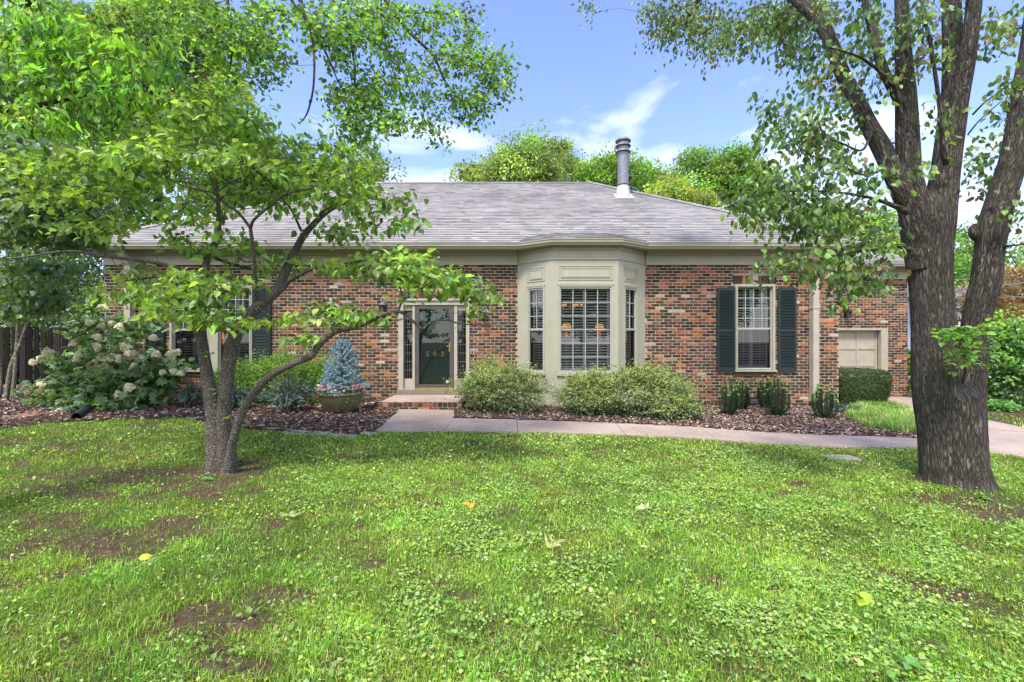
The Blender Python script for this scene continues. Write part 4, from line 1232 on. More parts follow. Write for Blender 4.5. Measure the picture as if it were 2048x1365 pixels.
# coach lamps
def coach(fr, u, z, s=1.0):
    m = MB(); fr.box(m, u - .05 * s, u + .05 * s, z - .12 * s, z + .06 * s, .012, .03)
    fr.box(m, u - .012, u + .012, z + .02, z + .045, .03, .15 * s)
    c_ = fr.p(u, 0, .15 * s)
    z0 = z - .17 * s
    def frus(r0, r1, za, zb):
        a = np.arange(4) * math.pi / 2 + math.pi / 4
        v = [(c_[0] + r0 * math.cos(t), c_[1] + r0 * math.sin(t), za) for t in a] + [(c_[0] + r1 * math.cos(t), c_[1] + r1 * math.sin(t), zb) for t in a]
        m.add(v, [(0, 1, 5, 4), (1, 2, 6, 5), (2, 3, 7, 6), (3, 0, 4, 7), (4, 5, 6, 7), (3, 2, 1, 0)])
    frus(.05 * s, .06 * s, z0, z0 + .02 * s); frus(.11 * s, .02 * s, z + .03 * s, z + .12 * s); frus(.018, .006, z + .12 * s, z + .19 * s); frus(.115 * s, .115 * s, z + .015 * s, z + .03 * s)
    for t in range(4):
        a = math.pi / 4 + t * math.pi / 2
        tube(m, [(c_[0] + .055 * s * math.cos(a), c_[1] + .055 * s * math.sin(a), z0 + .01), (c_[0] + .1 * s * math.cos(a), c_[1] + .1 * s * math.sin(a), z + .02 * s)], [.007, .007], 4)
    o = m.build('wall_lantern', M_BLACK, house)
    gl = MB(); a = np.arange(4) * math.pi / 2 + math.pi / 4
    v = [(c_[0] + .05 * s * math.cos(t), c_[1] + .05 * s * math.sin(t), z0 + .02) for t in a] + [(c_[0] + .094 * s * math.cos(t), c_[1] + .094 * s * math.sin(t), z + .015) for t in a]
    gl.add(v, [(0, 1, 5, 4), (1, 2, 6, 5), (2, 3, 7, 6), (3, 0, 4, 7)]); gl.build('lantern_glass', M_GLASS, o)
    bl_ = MB(); lathe(bl_, c_[0], c_[1], [(.012, z0 + .02), (.014, z - .07), (.008, z - .04), (.002, z - .02)], 8); bl_.build('candle', M_WHITE, o)
coach(FR, ux(769), 1.57 + (682.5 - 614) / 84.25, 1.0); coach(FR, ux(967), 1.57 + (682.5 - 626) / 84.25, 1.0)
o_ = MB(); FR.box(o_, ux(731.5), ux(740), uz(776), uz(768), .0, .03); oo = o_.build('outlet_cover', M_WHITE, house)
o_ = MB(); FR.box(o_, ux(735), ux(736.5), uz(774.5), uz(769.5), .03, .036); o_.build('outlet_hinge', M_LEAD, oo)
o_ = MB(); FR.box(o_, ux(941), ux(943.5), uz(709), uz(702), .012, .03); o_.build('doorbell', M_BRASS, house)
o_ = MB(); FR.box(o_, ux(1490), ux(1522), .10, .17, .0, .03); FR.box(o_, ux(1488), ux(1524), .165, .18, .0, .06); o_.build('crawl_vent', M_VENT, house)

# garage wing -----------------------------------------------
GY = 13.0; GF = Frame((0, GY), (1, 0), (0, -1))
gs = F / GY
def gx(px): return (px - CX) / gs
def gzz(py): return CZ - (py - CY) / gs
gx0, gx1 = XR, gx(1815)
GH = (gx(1776) - 2.75, gx(1776), -.15, gzz(658))
gm = MB(); mortar(gm, GF, gx0, gx1, -.3, 3.37, [GH]); GS = Frame((gx1, GY), (0, 1), (1, 0)); mortar(gm, GS, 0, 7, -.3, 3.37, [])
gm.build('garage_wall', M_MORTAR, house)
gb = MB(); bricks(gb, GF, *running(gx0, gx1, -.25, 3.365, [GH], 21), po=.3); bricks(gb, GS, *running(0, 7, -.25, 3.365, [], 22))
gb.build('garage_brickwork', M_BRICK, house)
gf = MB(); GF.box(gf, gx0, gx1 + .03, 3.37, 3.70, -.05, .03); GF.box(gf, gx0, gx1 + .06, 3.368, 3.43, .028, .06); GF.box(gf, gx0, gx1 + .1, 3.6, 3.7, .028, .1)
GF.box(gf, gx0 + .45, gx1 + .45, 3.688, 3.70, .1, .42); GS.box(gf, -.03, 7, 3.37, 3.70, -.05, .03); gf.build('garage_frieze', M_CREAM, house)
gg = MB(); sweep(gg, [(XR + .46, GY - .42), (gx1 + .42, GY - .42), (gx1 + .42, GY + 7)], [(-.10, 3.675), (-.03, 3.675), (.012, 3.73), (.03, 3.785), (.03, 3.80), (.018, 3.80), (.0, 3.76), (-.1, 3.69)]); gg.build('gutter', M_CREAM, house)
rf = MB(); EY0 = GY - .44
def gfn(u, r, l):
    u = np.asarray(u, float); return np.stack([u, EY0 + 0 * u + r, 3.80 + .5 * r + l], -1)
course_face(gfn, lambda r: (XR - 1, gx1 + .44 - r), 3.2)
def gfn2(u, r, l):
    u = np.asarray(u, float); return np.stack([gx1 + .44 - r + 0 * u, u, 3.80 + .5 * r + l], -1)
course_face(gfn2, lambda r: (EY0 + r, EY0 + 6.4 - r), 3.2)
rf.build('garage_roof', M_SHINGLE, house)
gd = MB(); fw = .2
GF.box(gd, GH[1] - fw, GH[1], GH[2], GH[3], -.12, .004); GF.box(gd, GH[0], GH[0] + fw, GH[2], GH[3], -.12, .004); GF.box(gd, GH[0] + fw, GH[1] - fw, GH[3] - .04, GH[3], -.14, .004)
gd.build('garage_door_frame', M_GARAGE, house)
gd = MB(); a, b, c0, c1 = GH[0] + fw, GH[1] - fw, -.1, GH[3] - .04
GF.box(gd, a, b, c0, c1, -.18, -.16)
for k in range(5):
    z = c1 - .03 - k * .50; GF.box(gd, a, b, z - .035, z + .035, -.162, -.14)
for k in range(5):
    u = b - .03 - k * .55; GF.box(gd, u - .03, u + .03, c0, c1, -.162, -.1415)
gd.build('garage_door', M_GARAGE, house)
coach(GF, gx(1690), gzz(626), .9)

# rooms behind the glass: a dim shell
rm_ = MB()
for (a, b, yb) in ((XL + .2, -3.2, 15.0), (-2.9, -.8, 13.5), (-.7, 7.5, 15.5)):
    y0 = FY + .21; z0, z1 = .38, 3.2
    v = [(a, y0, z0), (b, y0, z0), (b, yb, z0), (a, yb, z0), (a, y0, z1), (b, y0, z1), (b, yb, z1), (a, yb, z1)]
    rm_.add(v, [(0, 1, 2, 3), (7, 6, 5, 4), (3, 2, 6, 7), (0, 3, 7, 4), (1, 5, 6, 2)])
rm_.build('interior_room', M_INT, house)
def m_emit(name, c, s):
    m, nt, b, o = mat(name); b.inputs['Base Color'].default_value = (*c, 1); b.inputs['Emission Color'].default_value = (*c, 1); b.inputs['Emission Strength'].default_value = s
    return m
M_GLOW = m_emit('warm_shade', (1.0, .45, .12), 0.38)
# chandelier in the bay room and two lamps
cy_ = 12.4; cc = P(1140, 612, cy_)
ch = thing('chandelier', 'small brass chandelier with glowing amber shades behind the bay window', 'chandelier', cc)
m = MB(); tube(m, [cc + (0, 0, .1), (cc[0], cc[1], 3.19)], [.008, .008], 6); lathe(m, cc[0], cc[1], [(.02, cc[2] - .12), (.05, cc[2] - .08), (.02, cc[2] + .02), (.03, cc[2] + .1), (.005, cc[2] + .12)], 12)
for k in range(6):
    a = k * math.pi / 3; e1 = cc + (.32 * math.cos(a), .32 * math.sin(a), -.02)
    q, r = smooth_path([cc + (0, 0, -.05), cc + (.17 * math.cos(a), .17 * math.sin(a), -.12), e1], [.008] * 3, .05); tube(m, q, r, 5)
m.build('arms', M_BRASS, ch)
for k in range(6):
    a = k * math.pi / 3; e1 = cc + (.32 * math.cos(a), .32 * math.sin(a), -.02); s = MB(); lathe(s, e1[0], e1[1], [(.03, e1[2]), (.055, e1[2] + .09), (.045, e1[2] + .1)], 10); s.build('lamp_shade', M_GLOW, ch)
for px, py, Y, lb in ((1133, 655, 12.2, 'amber shaded table lamp behind the left half of the bay window'), (1199, 655, 12.6, 'amber shaded table lamp behind the right half of the bay window'), (447, 672, 12.0, 'amber shaded table lamp glowing behind the twin window')):
    c = P(px, py, Y); t = thing('table_lamp', lb, 'lamp', (c[0], c[1], .4), 'lamps glowing indoors')
    s = MB(); lathe(s, c[0], c[1], [(.16, c[2] - .10), (.10, c[2] + .09)], 16); s.build('lamp_shade', M_GLOW, t)
    s = MB(); lathe(s, c[0], c[1], [(.3, .40), (.3, .42), (.04, .46), (.03, 1.0), (.08, 1.1), (.09, c[2] - .25), (.02, c[2] - .13)], 12); s.build('lamp_base', M_BRASS, t)
# ------------------------------------------------------------ trees
def px_path(l, Ym=None):
    """[(px, py, width_px, Y)] -> points, radii"""
    a = np.array(l, float)
    return np.array([P(x, y, Y) for x, y, w, Y in a]), a[:, 2] / 2 * a[:, 3] / F * np.cos(np.arctan((a[:, 0] - CX) / F))

def sprays(mb, sk, ends, tmpl, n_leaf, size, cols, spread=.12, flat=.35, droop=.35, upb=1.6, jit=.22, wts=None, zshift=0.0):
    """leaves round the last twigs, hanging outwards"""
    arr = np.array(sk.p); e = np.array(ends); par = np.array([sk.par[k] for k in e])
    tip, base = arr[e], arr[par]
    N = len(e) * n_leaf
    t = np.repeat(tip, n_leaf, 0); b = np.repeat(base, n_leaf, 0)
    u = rng.random((N, 1)) ** .7 * 1.15
    dirn = norm(t - b)
    pos = b + (t - b) * u + rng.normal(0, 1, (N, 3)) * spread * np.array([1, 1, flat]) * .5
    out = rdir(N, 0, .4) + dirn * .6; out[:, 2] -= droop + rng.random(N) * droop
    up = rdir(N, upb, .6)
    s = size * rng.uniform(.65, 1.2, N)
    bc = pick(cols, len(e), jit * .7, wts)
    c = np.clip(np.repeat(bc, n_leaf, 0) * np.exp(rng.normal(0, jit, (N, 1))), 0, 1)
    pos[:, 2] += zshift
    leaves(mb, tmpl, pos, norm(out), up, s, c)

# ---- dogwood in front of the house
DY = 5.25
dog = thing('dogwood_tree', 'spreading three stemmed dogwood standing on the lawn left of the front door', 'tree', (P(440, 950, DY)[0], DY, float(G(-3.4, DY))))
sk = Skel(); tk = MB()
dog_limbs = [
    [(432, 965, 74, DY), (431, 948, 54, DY), (431, 925, 42, DY), (429, 885, 34, DY), (428, 839, 32, DY + .02), (416, 765, 27, DY + .05), (407, 707, 25, DY + .1), (400, 646, 23, DY + .15), (403, 598, 21, DY + .2), (410, 545, 18, DY + .3), (416, 510, 15, DY + .4), (433, 480, 15, DY + .45), (437, 440, 11, DY + .5), (436, 400, 9, DY + .55), (431, 340, 6, DY + .6), (427, 260, 4, DY + .7)],
    [(444, 965, 62, DY + .03), (446, 948, 44, DY + .02), (448, 900, 32, DY), (449, 817, 29, DY - .02), (458, 729, 30, DY), (471, 672, 29, DY + .05), (490, 637, 27, DY + .1), (526, 606, 24, DY + .2), (552, 584, 21, DY + .3), (566, 554, 19, DY + .4), (587, 510, 17, DY + .5), (605, 475, 15, DY + .55), (631, 444, 12, DY + .6), (657, 422, 10, DY + .7), (684, 409, 8, DY + .8), (722, 395, 5, DY + .9)],
    [(454, 965, 56, DY - .05), (458, 948, 40, DY - .05), (462, 912, 25, DY - .1), (466, 883, 20, DY - .15), (486, 822, 19, DY - .2), (512, 782, 17, DY - .25), (543, 751, 16, DY - .3), (583, 729, 16, DY - .35), (622, 712, 15, DY - .4), (635, 694, 14, DY - .4), (657, 672, 13, DY - .4), (684, 659, 11, DY - .4), (709, 656, 9, DY - .4), (735, 645, 8, DY - .4), (765, 630, 8, DY - .4), (796, 624, 7, DY - .4), (811, 630, 6.5, DY - .4), (828, 645, 6, DY - .4), (846, 660, 5, DY - .4)],
    [(846, 660, 4, DY - .4), (853, 651, 5, DY - .38), (870, 642, 4, DY - .35), (895, 641, 3.5, DY - .3), (917, 647, 3, DY - .25), (950, 650, 2, DY - .2), (985, 648, 1.6, DY - .15)],
    [(796, 624, 5, DY - .4), (806, 601, 5, DY - .38), (833, 585, 4.5, DY - .35), (858, 567, 4, DY - .3), (875, 559, 3.5, DY - .3), (911, 555, 3, DY - .3), (950, 562, 2.2, DY - .3)],
    [(806, 601, 4, DY - .38), (800, 575, 3.5, DY - .3), (790, 550, 3, DY - .2), (780, 535, 2.5, DY - .1)],
    [(552, 586, 9, DY + .3), (567, 578, 9, DY + .25), (578, 564, 8, DY + .2), (595, 553, 8, DY + .1), (631, 536, 7, DY), (678, 529, 6, DY - .1), (740, 520, 4, DY - .2), (800, 520, 3, DY - .3)],
    [(523, 609, 10, DY + .2), (517, 600, 10, DY + .15), (511, 556, 9, DY), (508, 514, 9, DY - .1), (501, 457, 8, DY - .2)],
    [(501, 457, 7, DY - .2), (476, 425, 6.5, DY - .3), (451, 409, 6, DY - .4), (430, 388, 5, DY - .5), (400, 381, 4, DY - .6), (365, 372, 3.5, DY - .7), (339, 359, 3, DY - .8)],
    [(430, 388, 4, DY - .5), (446, 375, 4, DY - .55), (465, 362, 3.5, DY - .6), (488, 352, 3, DY - .65)],
    [(430, 388, 4, DY - .5), (425, 365, 3.5, DY - .55), (415, 345, 3, DY - .6), (400, 330, 2.5, DY - .6)],
    [(501, 457, 7, DY - .2), (508, 440, 6.5, DY - .3), (535, 416, 6, DY - .4), (556, 400, 5.5, DY - .5), (576, 387, 5, DY - .6), (610, 380, 4, DY - .7), (640, 370, 3, DY - .8)],
    [(576, 387, 4, DY - .6), (575, 365, 3.5, DY - .65), (560, 345, 3, DY - .7)],
    [(603, 463, 6, DY + .55), (585, 425, 5, DY + .4), (564, 395, 4.5, DY + .3), (541, 366, 4, DY + .2), (515, 345, 3, DY + .1)],
    [(640, 432, 7, DY + .6), (646, 422, 6, DY + .5), (693, 398, 5, DY + .3), (722, 395, 4, DY + .2), (760, 400, 3, DY + .1), (790, 410, 2.5, DY)],
    [(392, 563, 12, DY + .2), (390, 561, 11, DY + .1), (369, 543, 11, DY), (330, 530, 10, DY - .1), (270, 520, 9, DY - .1), (210, 513, 8.5, DY), (160, 504, 7.5, DY + .1), (120, 504, 6.5, DY + .2), (60, 513, 6, DY + .3), (20, 518, 5, DY + .3)],
    [(403, 590, 10, DY + .2), (385, 575, 9, DY + .1), (350, 560, 8, DY - .1), (300, 556, 6, DY - .3), (250, 562, 4, DY - .5)],
    [(416, 512, 8, DY + .4), (470, 530, 7, DY + .8), (540, 545, 5, DY + 1.1), (600, 540, 4, DY + 1.3)],
    [(436, 405, 6, DY + .55), (475, 360, 5, DY + .8), (500, 300, 4, DY + 1.0), (505, 250, 3, DY + 1.1)],
    [(436, 405, 6, DY + .55), (390, 370, 5, DY + .9), (330, 330, 4, DY + 1.1), (260, 310, 3, DY + 1.2)],
    [(431, 345, 4, DY + .6), (460, 300, 3.5, DY + .4), (475, 257, 3, DY + .3)],
    [(722, 397, 5, DY + .9), (690, 330, 4, DY + 1.0), (650, 300, 3, DY + 1.1)],
]
for k, L in enumerate(dog_limbs):
    p, r = px_path(L)
    q, rr = sk.limb(p, r, True, .1)
    q, rr = smooth_path(p, r, .03)
    fl = None
    tube(tk, q, rr, 14 if k < 3 else 7, (0.2, .17, .14), rough=.22 if k < 3 else .1, seed=k)
tw = MB()
B = [  # px, py, rx, ry, Y, dY, weight
    (400, 225, 110, 38, DY, .9, 1.2), (420, 185, 60, 18, DY, .6), (300, 262, 90, 24, DY, .9), (500, 240, 70, 40, DY + .3, .7, 1.1), (560, 285, 70, 28, DY + .5, .7),
    (180, 320, 160, 22, DY - .5, .6, 1.3), (70, 340, 70, 26, DY - .4, .4), (350, 305, 160, 26, DY - .5, .8, 1.7), (520, 320, 160, 26, DY - .4, .8, 1.6), (640, 350, 110, 30, DY - .2, .8, 1.3), (720, 300, 80, 28, DY + .9, .5), (660, 290, 80, 20, DY + .8, .5),
    (750, 400, 80, 38, DY, .7, 1.2), (810, 440, 34, 26, DY - .2, .4), (600, 400, 120, 30, DY + .3, .8, .8), (480, 400, 90, 30, DY + .6, .6, .5),
    (120, 395, 110, 26, DY - .2, .6, .9), (250, 375, 130, 28, DY + .2, .9, 1), (330, 430, 120, 34, DY + .2, .8, .8), (200, 450, 110, 24, DY, .6, .7),
    (400, 480, 110, 30, DY + .3, .9, .8), (300, 560, 90, 40, DY - .1, .6, 1.1), (230, 600, 40, 24, DY - .3, .4, .8), (360, 610, 100, 40, DY - .5, .5, 1.4), (420, 560, 90, 36, DY - .2, .8, 1.0), (450, 640, 60, 26, DY - .5, .4, 1.1), (300, 655, 22, 10, DY - .5, .3, .4),
    (520, 520, 80, 28, DY + .8, .6, .9), (600, 530, 70, 22, DY + .5, .6, .7), (690, 460, 90, 30, DY + .4, .7, .9), (470, 490, 70, 20, DY + .3, .6, .6),
    (800, 520, 90, 34, DY - .2, .6, 1.3), (880, 560, 80, 36, DY - .3, .5, 1.4), (950, 580, 46, 34, DY - .3, .35, 1.1), (760, 560, 60, 20, DY - .2, .4, .7), (700, 530, 80, 24, DY, .6, .8), (840, 545, 90, 20, DY - .3, .5, .6), (960, 615, 26, 16, DY - .3, .2, .5),
    (640, 625, 100, 22, DY - .4, .4, 1.5), (720, 635, 50, 18, DY - .4, .3, .9), (560, 640, 50, 18, DY - .3, .4, .9), (610, 675, 45, 12, DY - .4, .2, .7), (800, 600, 26, 12, DY - .4, .2, .4),
]
ends = sk.attach(blob_pts(B, 1250), maxlen=1.6, seg=.13, wob=.25, sag=.02)
sk.twigs(tw, .0024, .36, .012, 4)
lv = MB()
DC = [(0.135, 0.225, 0.055), (0.17, 0.275, 0.06), (0.12, 0.20, 0.07), (0.22, 0.32, 0.065)]
sprays(lv, sk, ends, T_OVATE, 7, .102, DC, .19, .18, .4, 1.9, .3)
# bare dead spray over the door
sk2 = Skel(); p, r = px_path(dog_limbs[3]); sk2.limb(p, r, True, .05)
dead = sk2.attach(blob_pts([(880, 625, 60, 16, DY - .35, .15), (960, 648, 70, 14, DY - .2, .15), (860, 612, 30, 10, DY - .35, .1)], 90), .6, .06, .5, -.05)
dt = MB(); sk2.twigs(dt, .0016, .3, .004, 4)
# a few leaves straight off the stems
for px, py in ((408, 712), (462, 718), (436, 800), (432, 783), (418, 707), (470, 850), (458, 835), (428, 970), (500, 845)):
    c = P(px, py, DY - .15); n = 3
    leaves(lv, T_OVATE, np.tile(c, (n, 1)) + rng.normal(0, .02, (n, 3)), rdir(n, 0, .2), rdir(n, 2, .3), rng.uniform(.05, .1, n), pick(DC, n, .2))
tk.build('trunk', M_BARK2, dog, smooth=True); tw.build('twigs', M_TWIG, dog); lv.build('crown', M_LEAF, dog); dt.build('dead_twigs', M_TWIG_PALE, dog)

# ---- big tree at the right
MY = 4.9
big = thing('lawn_tree', 'large multi stemmed tree with deeply furrowed bark right of the lawn', 'tree', (P(1908, 985, MY)[0], MY, 0))
sk = Skel(); tk = MB()
def big_limb(L, sides, rough=.06, flare=None, seed=0, grow=True, step=.02):
    p, r = px_path(L); sk.limb(p, r, grow, .12)
    q, rr = smooth_path(p, r, step); tube(tk, q, rr, sides, rough=rough, seed=seed, flare=flare)
def flare(L, th):
    f = np.exp(-np.maximum(L - .14, 0) / .12)
    return 1 + f * (.15 + .13 * np.cos(3 * th + .6) + .09 * np.cos(5 * th + 1.9) + .05 * np.sin(9 * th)) + .018 * np.sin(7 * th + L * 3)
big_limb([(1912, 1000, 150, MY), (1911, 975, 148, MY), (1909, 940, 142, MY), (1904, 870, 142, MY), (1897, 800, 144, MY), (1893, 783, 126, MY), (1890, 765, 90, MY), (1888, 752, 50, MY)], 72, .05, flare, 1, False)
big_limb([(1896, 1000, 120, MY), (1894, 930, 118, MY), (1888, 860, 114, MY), (1878, 800, 112, MY), (1872, 752, 106, MY), (1867, 656, 95, MY), (1861, 568, 93, MY + .02), (1855, 480, 102, MY + .03), (1850, 435, 110, MY + .04), (1849, 405, 80, MY + .05), (1849, 385, 40, MY + .05)], 64, .05, None, 2, False)
big_limb([(1934, 1000, 108, MY), (1932, 930, 98, MY), (1930, 860, 88, MY), (1933, 800, 80, MY), (1943, 745, 68, MY - .02), (1951, 656, 63, MY - .05), (1962, 600, 66, MY - .08), (1972, 560, 68, MY - .1), (1979, 500, 66, MY - .12), (1985, 460, 72, MY - .15), (2001, 400, 66, MY - .15), (2017, 350, 64, MY - .15), (2030, 300, 60, MY - .15), (2045, 200, 56, MY - .1), (2062, 100, 52, MY), (2075, 0, 50, MY), (2085, -120, 40, MY + .1), (2100, -300, 25, MY + .2)], 56, .06, None, 3, True)
big_limb([(1846, 540, 70, MY + .02), (1836, 460, 74, MY + .02), (1821, 375, 60, MY), (1817, 340, 55, MY), (1812, 200, 46, MY - .05), (1806, 100, 34, MY - .1), (1803, 0, 30, MY - .1), (1798, -120, 26, MY - .1), (1790, -300, 15, MY)], 40, .06, None, 4)
big_limb([(1862, 540, 76, MY + .03), (1870, 460, 84, MY + .05), (1883, 390, 73, MY + .1), (1891, 340, 65, MY + .1), (1905, 230, 62, MY + .12), (1910, 170, 56, MY + .12), (1906, 100, 46, MY + .15), (1904, 50, 43, MY + .18), (1903, 0, 40, MY + .2), (1900, -120, 32, MY + .3), (1890, -300, 18, MY + .4)], 44, .06, None, 5)
big_limb([(1900, 330, 34, MY + .1), (1908, 260, 42, MY + .08), (1917, 200, 46, MY + .05), (1927, 150, 44, MY), (1936, 100, 40, MY - .05), (1943, 50, 36, MY - .08), (1948, 0, 36, MY - .1), (1955, -120, 30, MY - .15), (1965, -300, 16, MY - .2)], 36, .06, None, 6)
big_limb([(1845, 520, 30, MY + .05), (1822, 440, 40, MY + .05), (1799, 378, 44, MY), (1765, 300, 42, MY + .05), (1740, 255, 37, MY + .1), (1716, 205, 33, MY + .2), (1686, 150, 31, MY + .3), (1666, 96, 30, MY + .4), (1640, 44, 29, MY + .5), (1594, 0, 26, MY + .7), (1540, -40, 22, MY + 1.2), (1480, -50, 17, MY + 2), (1420, -30, 12, MY + 2.8), (1390, 10, 8, MY + 3.2), (1370, 50, 5, MY + 3.4)], 36, .08, None, 7)
big_limb([(1812, 230, 26, MY - .05), (1793, 191, 24, MY - .1), (1765, 135, 22, MY - .1), (1750, 80, 20, MY - .05), (1735, 20, 18, MY), (1722, -60, 14, MY)], 20, .08, None, 8)
big_limb([(1805, 240, 10, MY - .2), (1793, 185, 10, MY - .25), (1770, 158, 9, MY - .3), (1752, 137, 8, MY - .35), (1720, 115, 6, MY - .4), (1687, 103, 4, MY - .45), (1655, 95, 3, MY - .5)], 8, .08, None, 9)
big_limb([(1892, 330, 14, MY - .1), (1887, 300, 12, MY - .15), (1878, 205, 10, MY - .2), (1861, 86, 9, MY - .25), (1848, 34, 8, MY - .3), (1840, -40, 5, MY - .3)], 10, .05, None, 10)
big_limb([(1815, 425, 18, MY - .2), (1793, 414, 14, MY - .25), (1745, 397, 8, MY - .4), (1690, 387, 6, MY - .55), (1640, 383, 5, MY - .6), (1587, 383, 4, MY - .6), (1540, 385, 3, MY - .6), (1502, 395, 2.5, MY - .6)], 8, .08, None, 11)
big_limb([(1820, 500, 14, MY - .25), (1790, 492, 9, MY - .4), (1750, 500, 6, MY - .6), (1700, 505, 5, MY - .7), (1640, 515, 4, MY - .75), (1590, 520, 3, MY - .8), (1545, 535, 2.5, MY - .8)], 8, .08, None, 12)
big_limb([(1745, 260, 9, MY), (1725, 300, 6, MY - .1), (1690, 290, 5, MY - .2), (1650, 270, 4, MY - .3), (1635, 240, 3, MY - .3)], 6, .08, None, 13)
big_limb([(1772, 310, 9, MY), (1760, 340, 7, MY - .2), (1725, 350, 5, MY - .3), (1680, 330, 4, MY - .4), (1620, 310, 3, MY - .5), (1560, 260, 2.4, MY - .5)], 6, .08, None, 14)
big_limb([(1655, 60, 8, MY + .45), (1610, 20, 7, MY + 1), (1570, 35, 6, MY + 1.5), (1520, 50, 5, MY + 2), (1450, 45, 4, MY + 2.4), (1400, 70, 3, MY + 2.7)], 6, .08, None, 15)
big_limb([(2005, 495, 10, MY - .2), (2018, 492, 8, MY - .3), (2048, 488, 6, MY - .35), (2100, 470, 4, MY - .4)], 6, .08, None, 16)
big_limb([(1945, 230, 6, MY), (1970, 205, 5, MY - .1), (2010, 175, 4, MY - .15), (2060, 130, 3, MY - .2)], 6, .08, None, 17)
big_limb([(1935, 270, 5, MY), (1960, 240, 4, MY - .1), (2000, 205, 3, MY - .15)], 5, .08, None, 18)
big_limb([(1925, 768, 5, MY - .25), (1930, 740, 5, MY - .35), (1925, 700, 4, MY - .4), (1920, 672, 3, MY - .42)], 5, .08, None, 19)
# burrs and knots
for px, py, s, Y in ((1962, 462, 22, MY - .20), (1992, 565, 22, MY - .20), (1862, 520, 16, MY - .17), (1880, 610, 12, MY - .17), (2034, 392, 22, MY - .24)):
    c = P(px, py, Y + .06); R_ = s * Y / F * .55; ph = np.linspace(.05, math.pi - .05, 14); tube(tk, c + np.outer(-np.cos(ph) * R_ * 1.5, (0.05, .1, 1.)) + (0, .05, 0), R_ * np.sin(ph) * 1.0, 18, rough=.3, seed=int(px))
tk.build('trunk', M_BARK, big, smooth=True)
BB = [(1570, 255, 85, 50, MY - .3, .5, 1.3), (1520, 215, 40, 30, MY - .4, .3, .6), (1650, 290, 70, 50, MY - .2, .5, 1.1), (1540, 350, 50, 40, MY - .4, .4, .9), (1620, 370, 90, 50, MY - .5, .5, 1.3), (1510, 420, 60, 36, MY - .5, .3, 1.2), (1560, 440, 80, 40, MY - .5, .4, 1.2),
      (1650, 440, 90, 40, MY - .5, .4, 1.3), (1720, 470, 80, 40, MY - .5, .4, 1.2), (1740, 380, 50, 50, MY - .4, .4, .7), (1560, 530, 60, 30, MY - .75, .2, 1.2), (1640, 530, 70, 34, MY - .7, .3, 1.3), (1720, 530, 70, 40, MY - .6, .3, 1.1), (1690, 585, 40, 34, MY - .7, .2, 1.1), (1760, 560, 40, 26, MY - .6, .2, .6), (1530, 560, 20, 16, MY - .8, .1, .4),
      (1680, 200, 50, 70, MY + .2, .6, 1.0), (1640, 160, 40, 60, MY + .4, .5, .8), (1700, 80, 60, 70, MY + .3, .6, 1.1), (1760, 50, 60, 60, MY, .6, 1.2), (1760, 150, 40, 60, MY, .5, .7), (1840, 90, 50, 80, MY, .6, 1.0), (1860, 20, 70, 30, MY - .2, .6, 1.0), (1650, 20, 50, 40, MY + .6, .6, .9),
      (1960, 340, 40, 60, MY, .4, .9), (2000, 200, 40, 50, MY - .1, .4, .9), (2010, 60, 50, 60, MY, .5, 1.1), (2030, 150, 30, 40, MY - .1, .3, .6), (2035, 430, 26, 50, MY - .3, .3, 1.0), (2030, 510, 26, 26, MY - .3, .3, .5), (1870, 250, 30, 60, MY - .2, .2, .5), (1850, 330, 30, 20, MY - .3, .1, .3), (1800, 340, 50, 30, MY - .3, .2, .4), (1790, 280, 30, 40, MY, .3, .3), (1985, 290, 30, 30, MY, .3, .4), (1960, 425, 26, 20, MY, .2, .3), (1880, 130, 20, 40, MY - .2, .2, .4)]
ends = sk.attach(blob_pts(BB, 860), 2.0, .14, .3, .05)
B2 = [(1330, 70, 40, 40, MY + 3.3, .5), (1390, 40, 70, 40, MY + 3.2, .6, 1.3), (1420, 95, 50, 36, MY + 3, .5, 1.1), (1480, 60, 60, 50, MY + 2.2, .6, 1.2), (1545, 40, 60, 45, MY + 1.6, .6, 1.2), (1580, 100, 40, 30, MY + 1.4, .4, .9), (1600, 30, 50, 40, MY + 1.3, .5, 1), (1310, 20, 30, 25, MY + 3.4, .3, .8), (1180, 14, 22, 20, MY + 3.6, .2, .9), (1300, 80, 14, 14, MY + 3.5, .2, .5), (1360, 0, 60, 20, MY + 3.3, .4, .9), (1620, 120, 30, 60, MY + 1, .4, .7)]
ends2 = sk.attach(blob_pts(B2, 520), 3.5, .2, .25, .04)
tw = MB(); sk.twigs(tw, .0018, .4, .012, 4); tw.build('twigs', M_TWIG, big)
lv = MB()
RC = [(0.09, 0.16, 0.036), (0.06, 0.115, 0.034), (0.16, 0.25, 0.045), (0.14, 0.11, 0.05)]
sprays(lv, sk, ends, T_OVATE, 6, .076, RC, .13, 1.0, .85, .7, wts=[.36, .28, .3, .06])
sprays(lv, sk, ends2, T_OVATE, 9, .078, RC, .2, 1.0, .9, .6, wts=[.4, .3, .2, .1])
lv.build('crown', M_LEAF_GLOSSY, big)
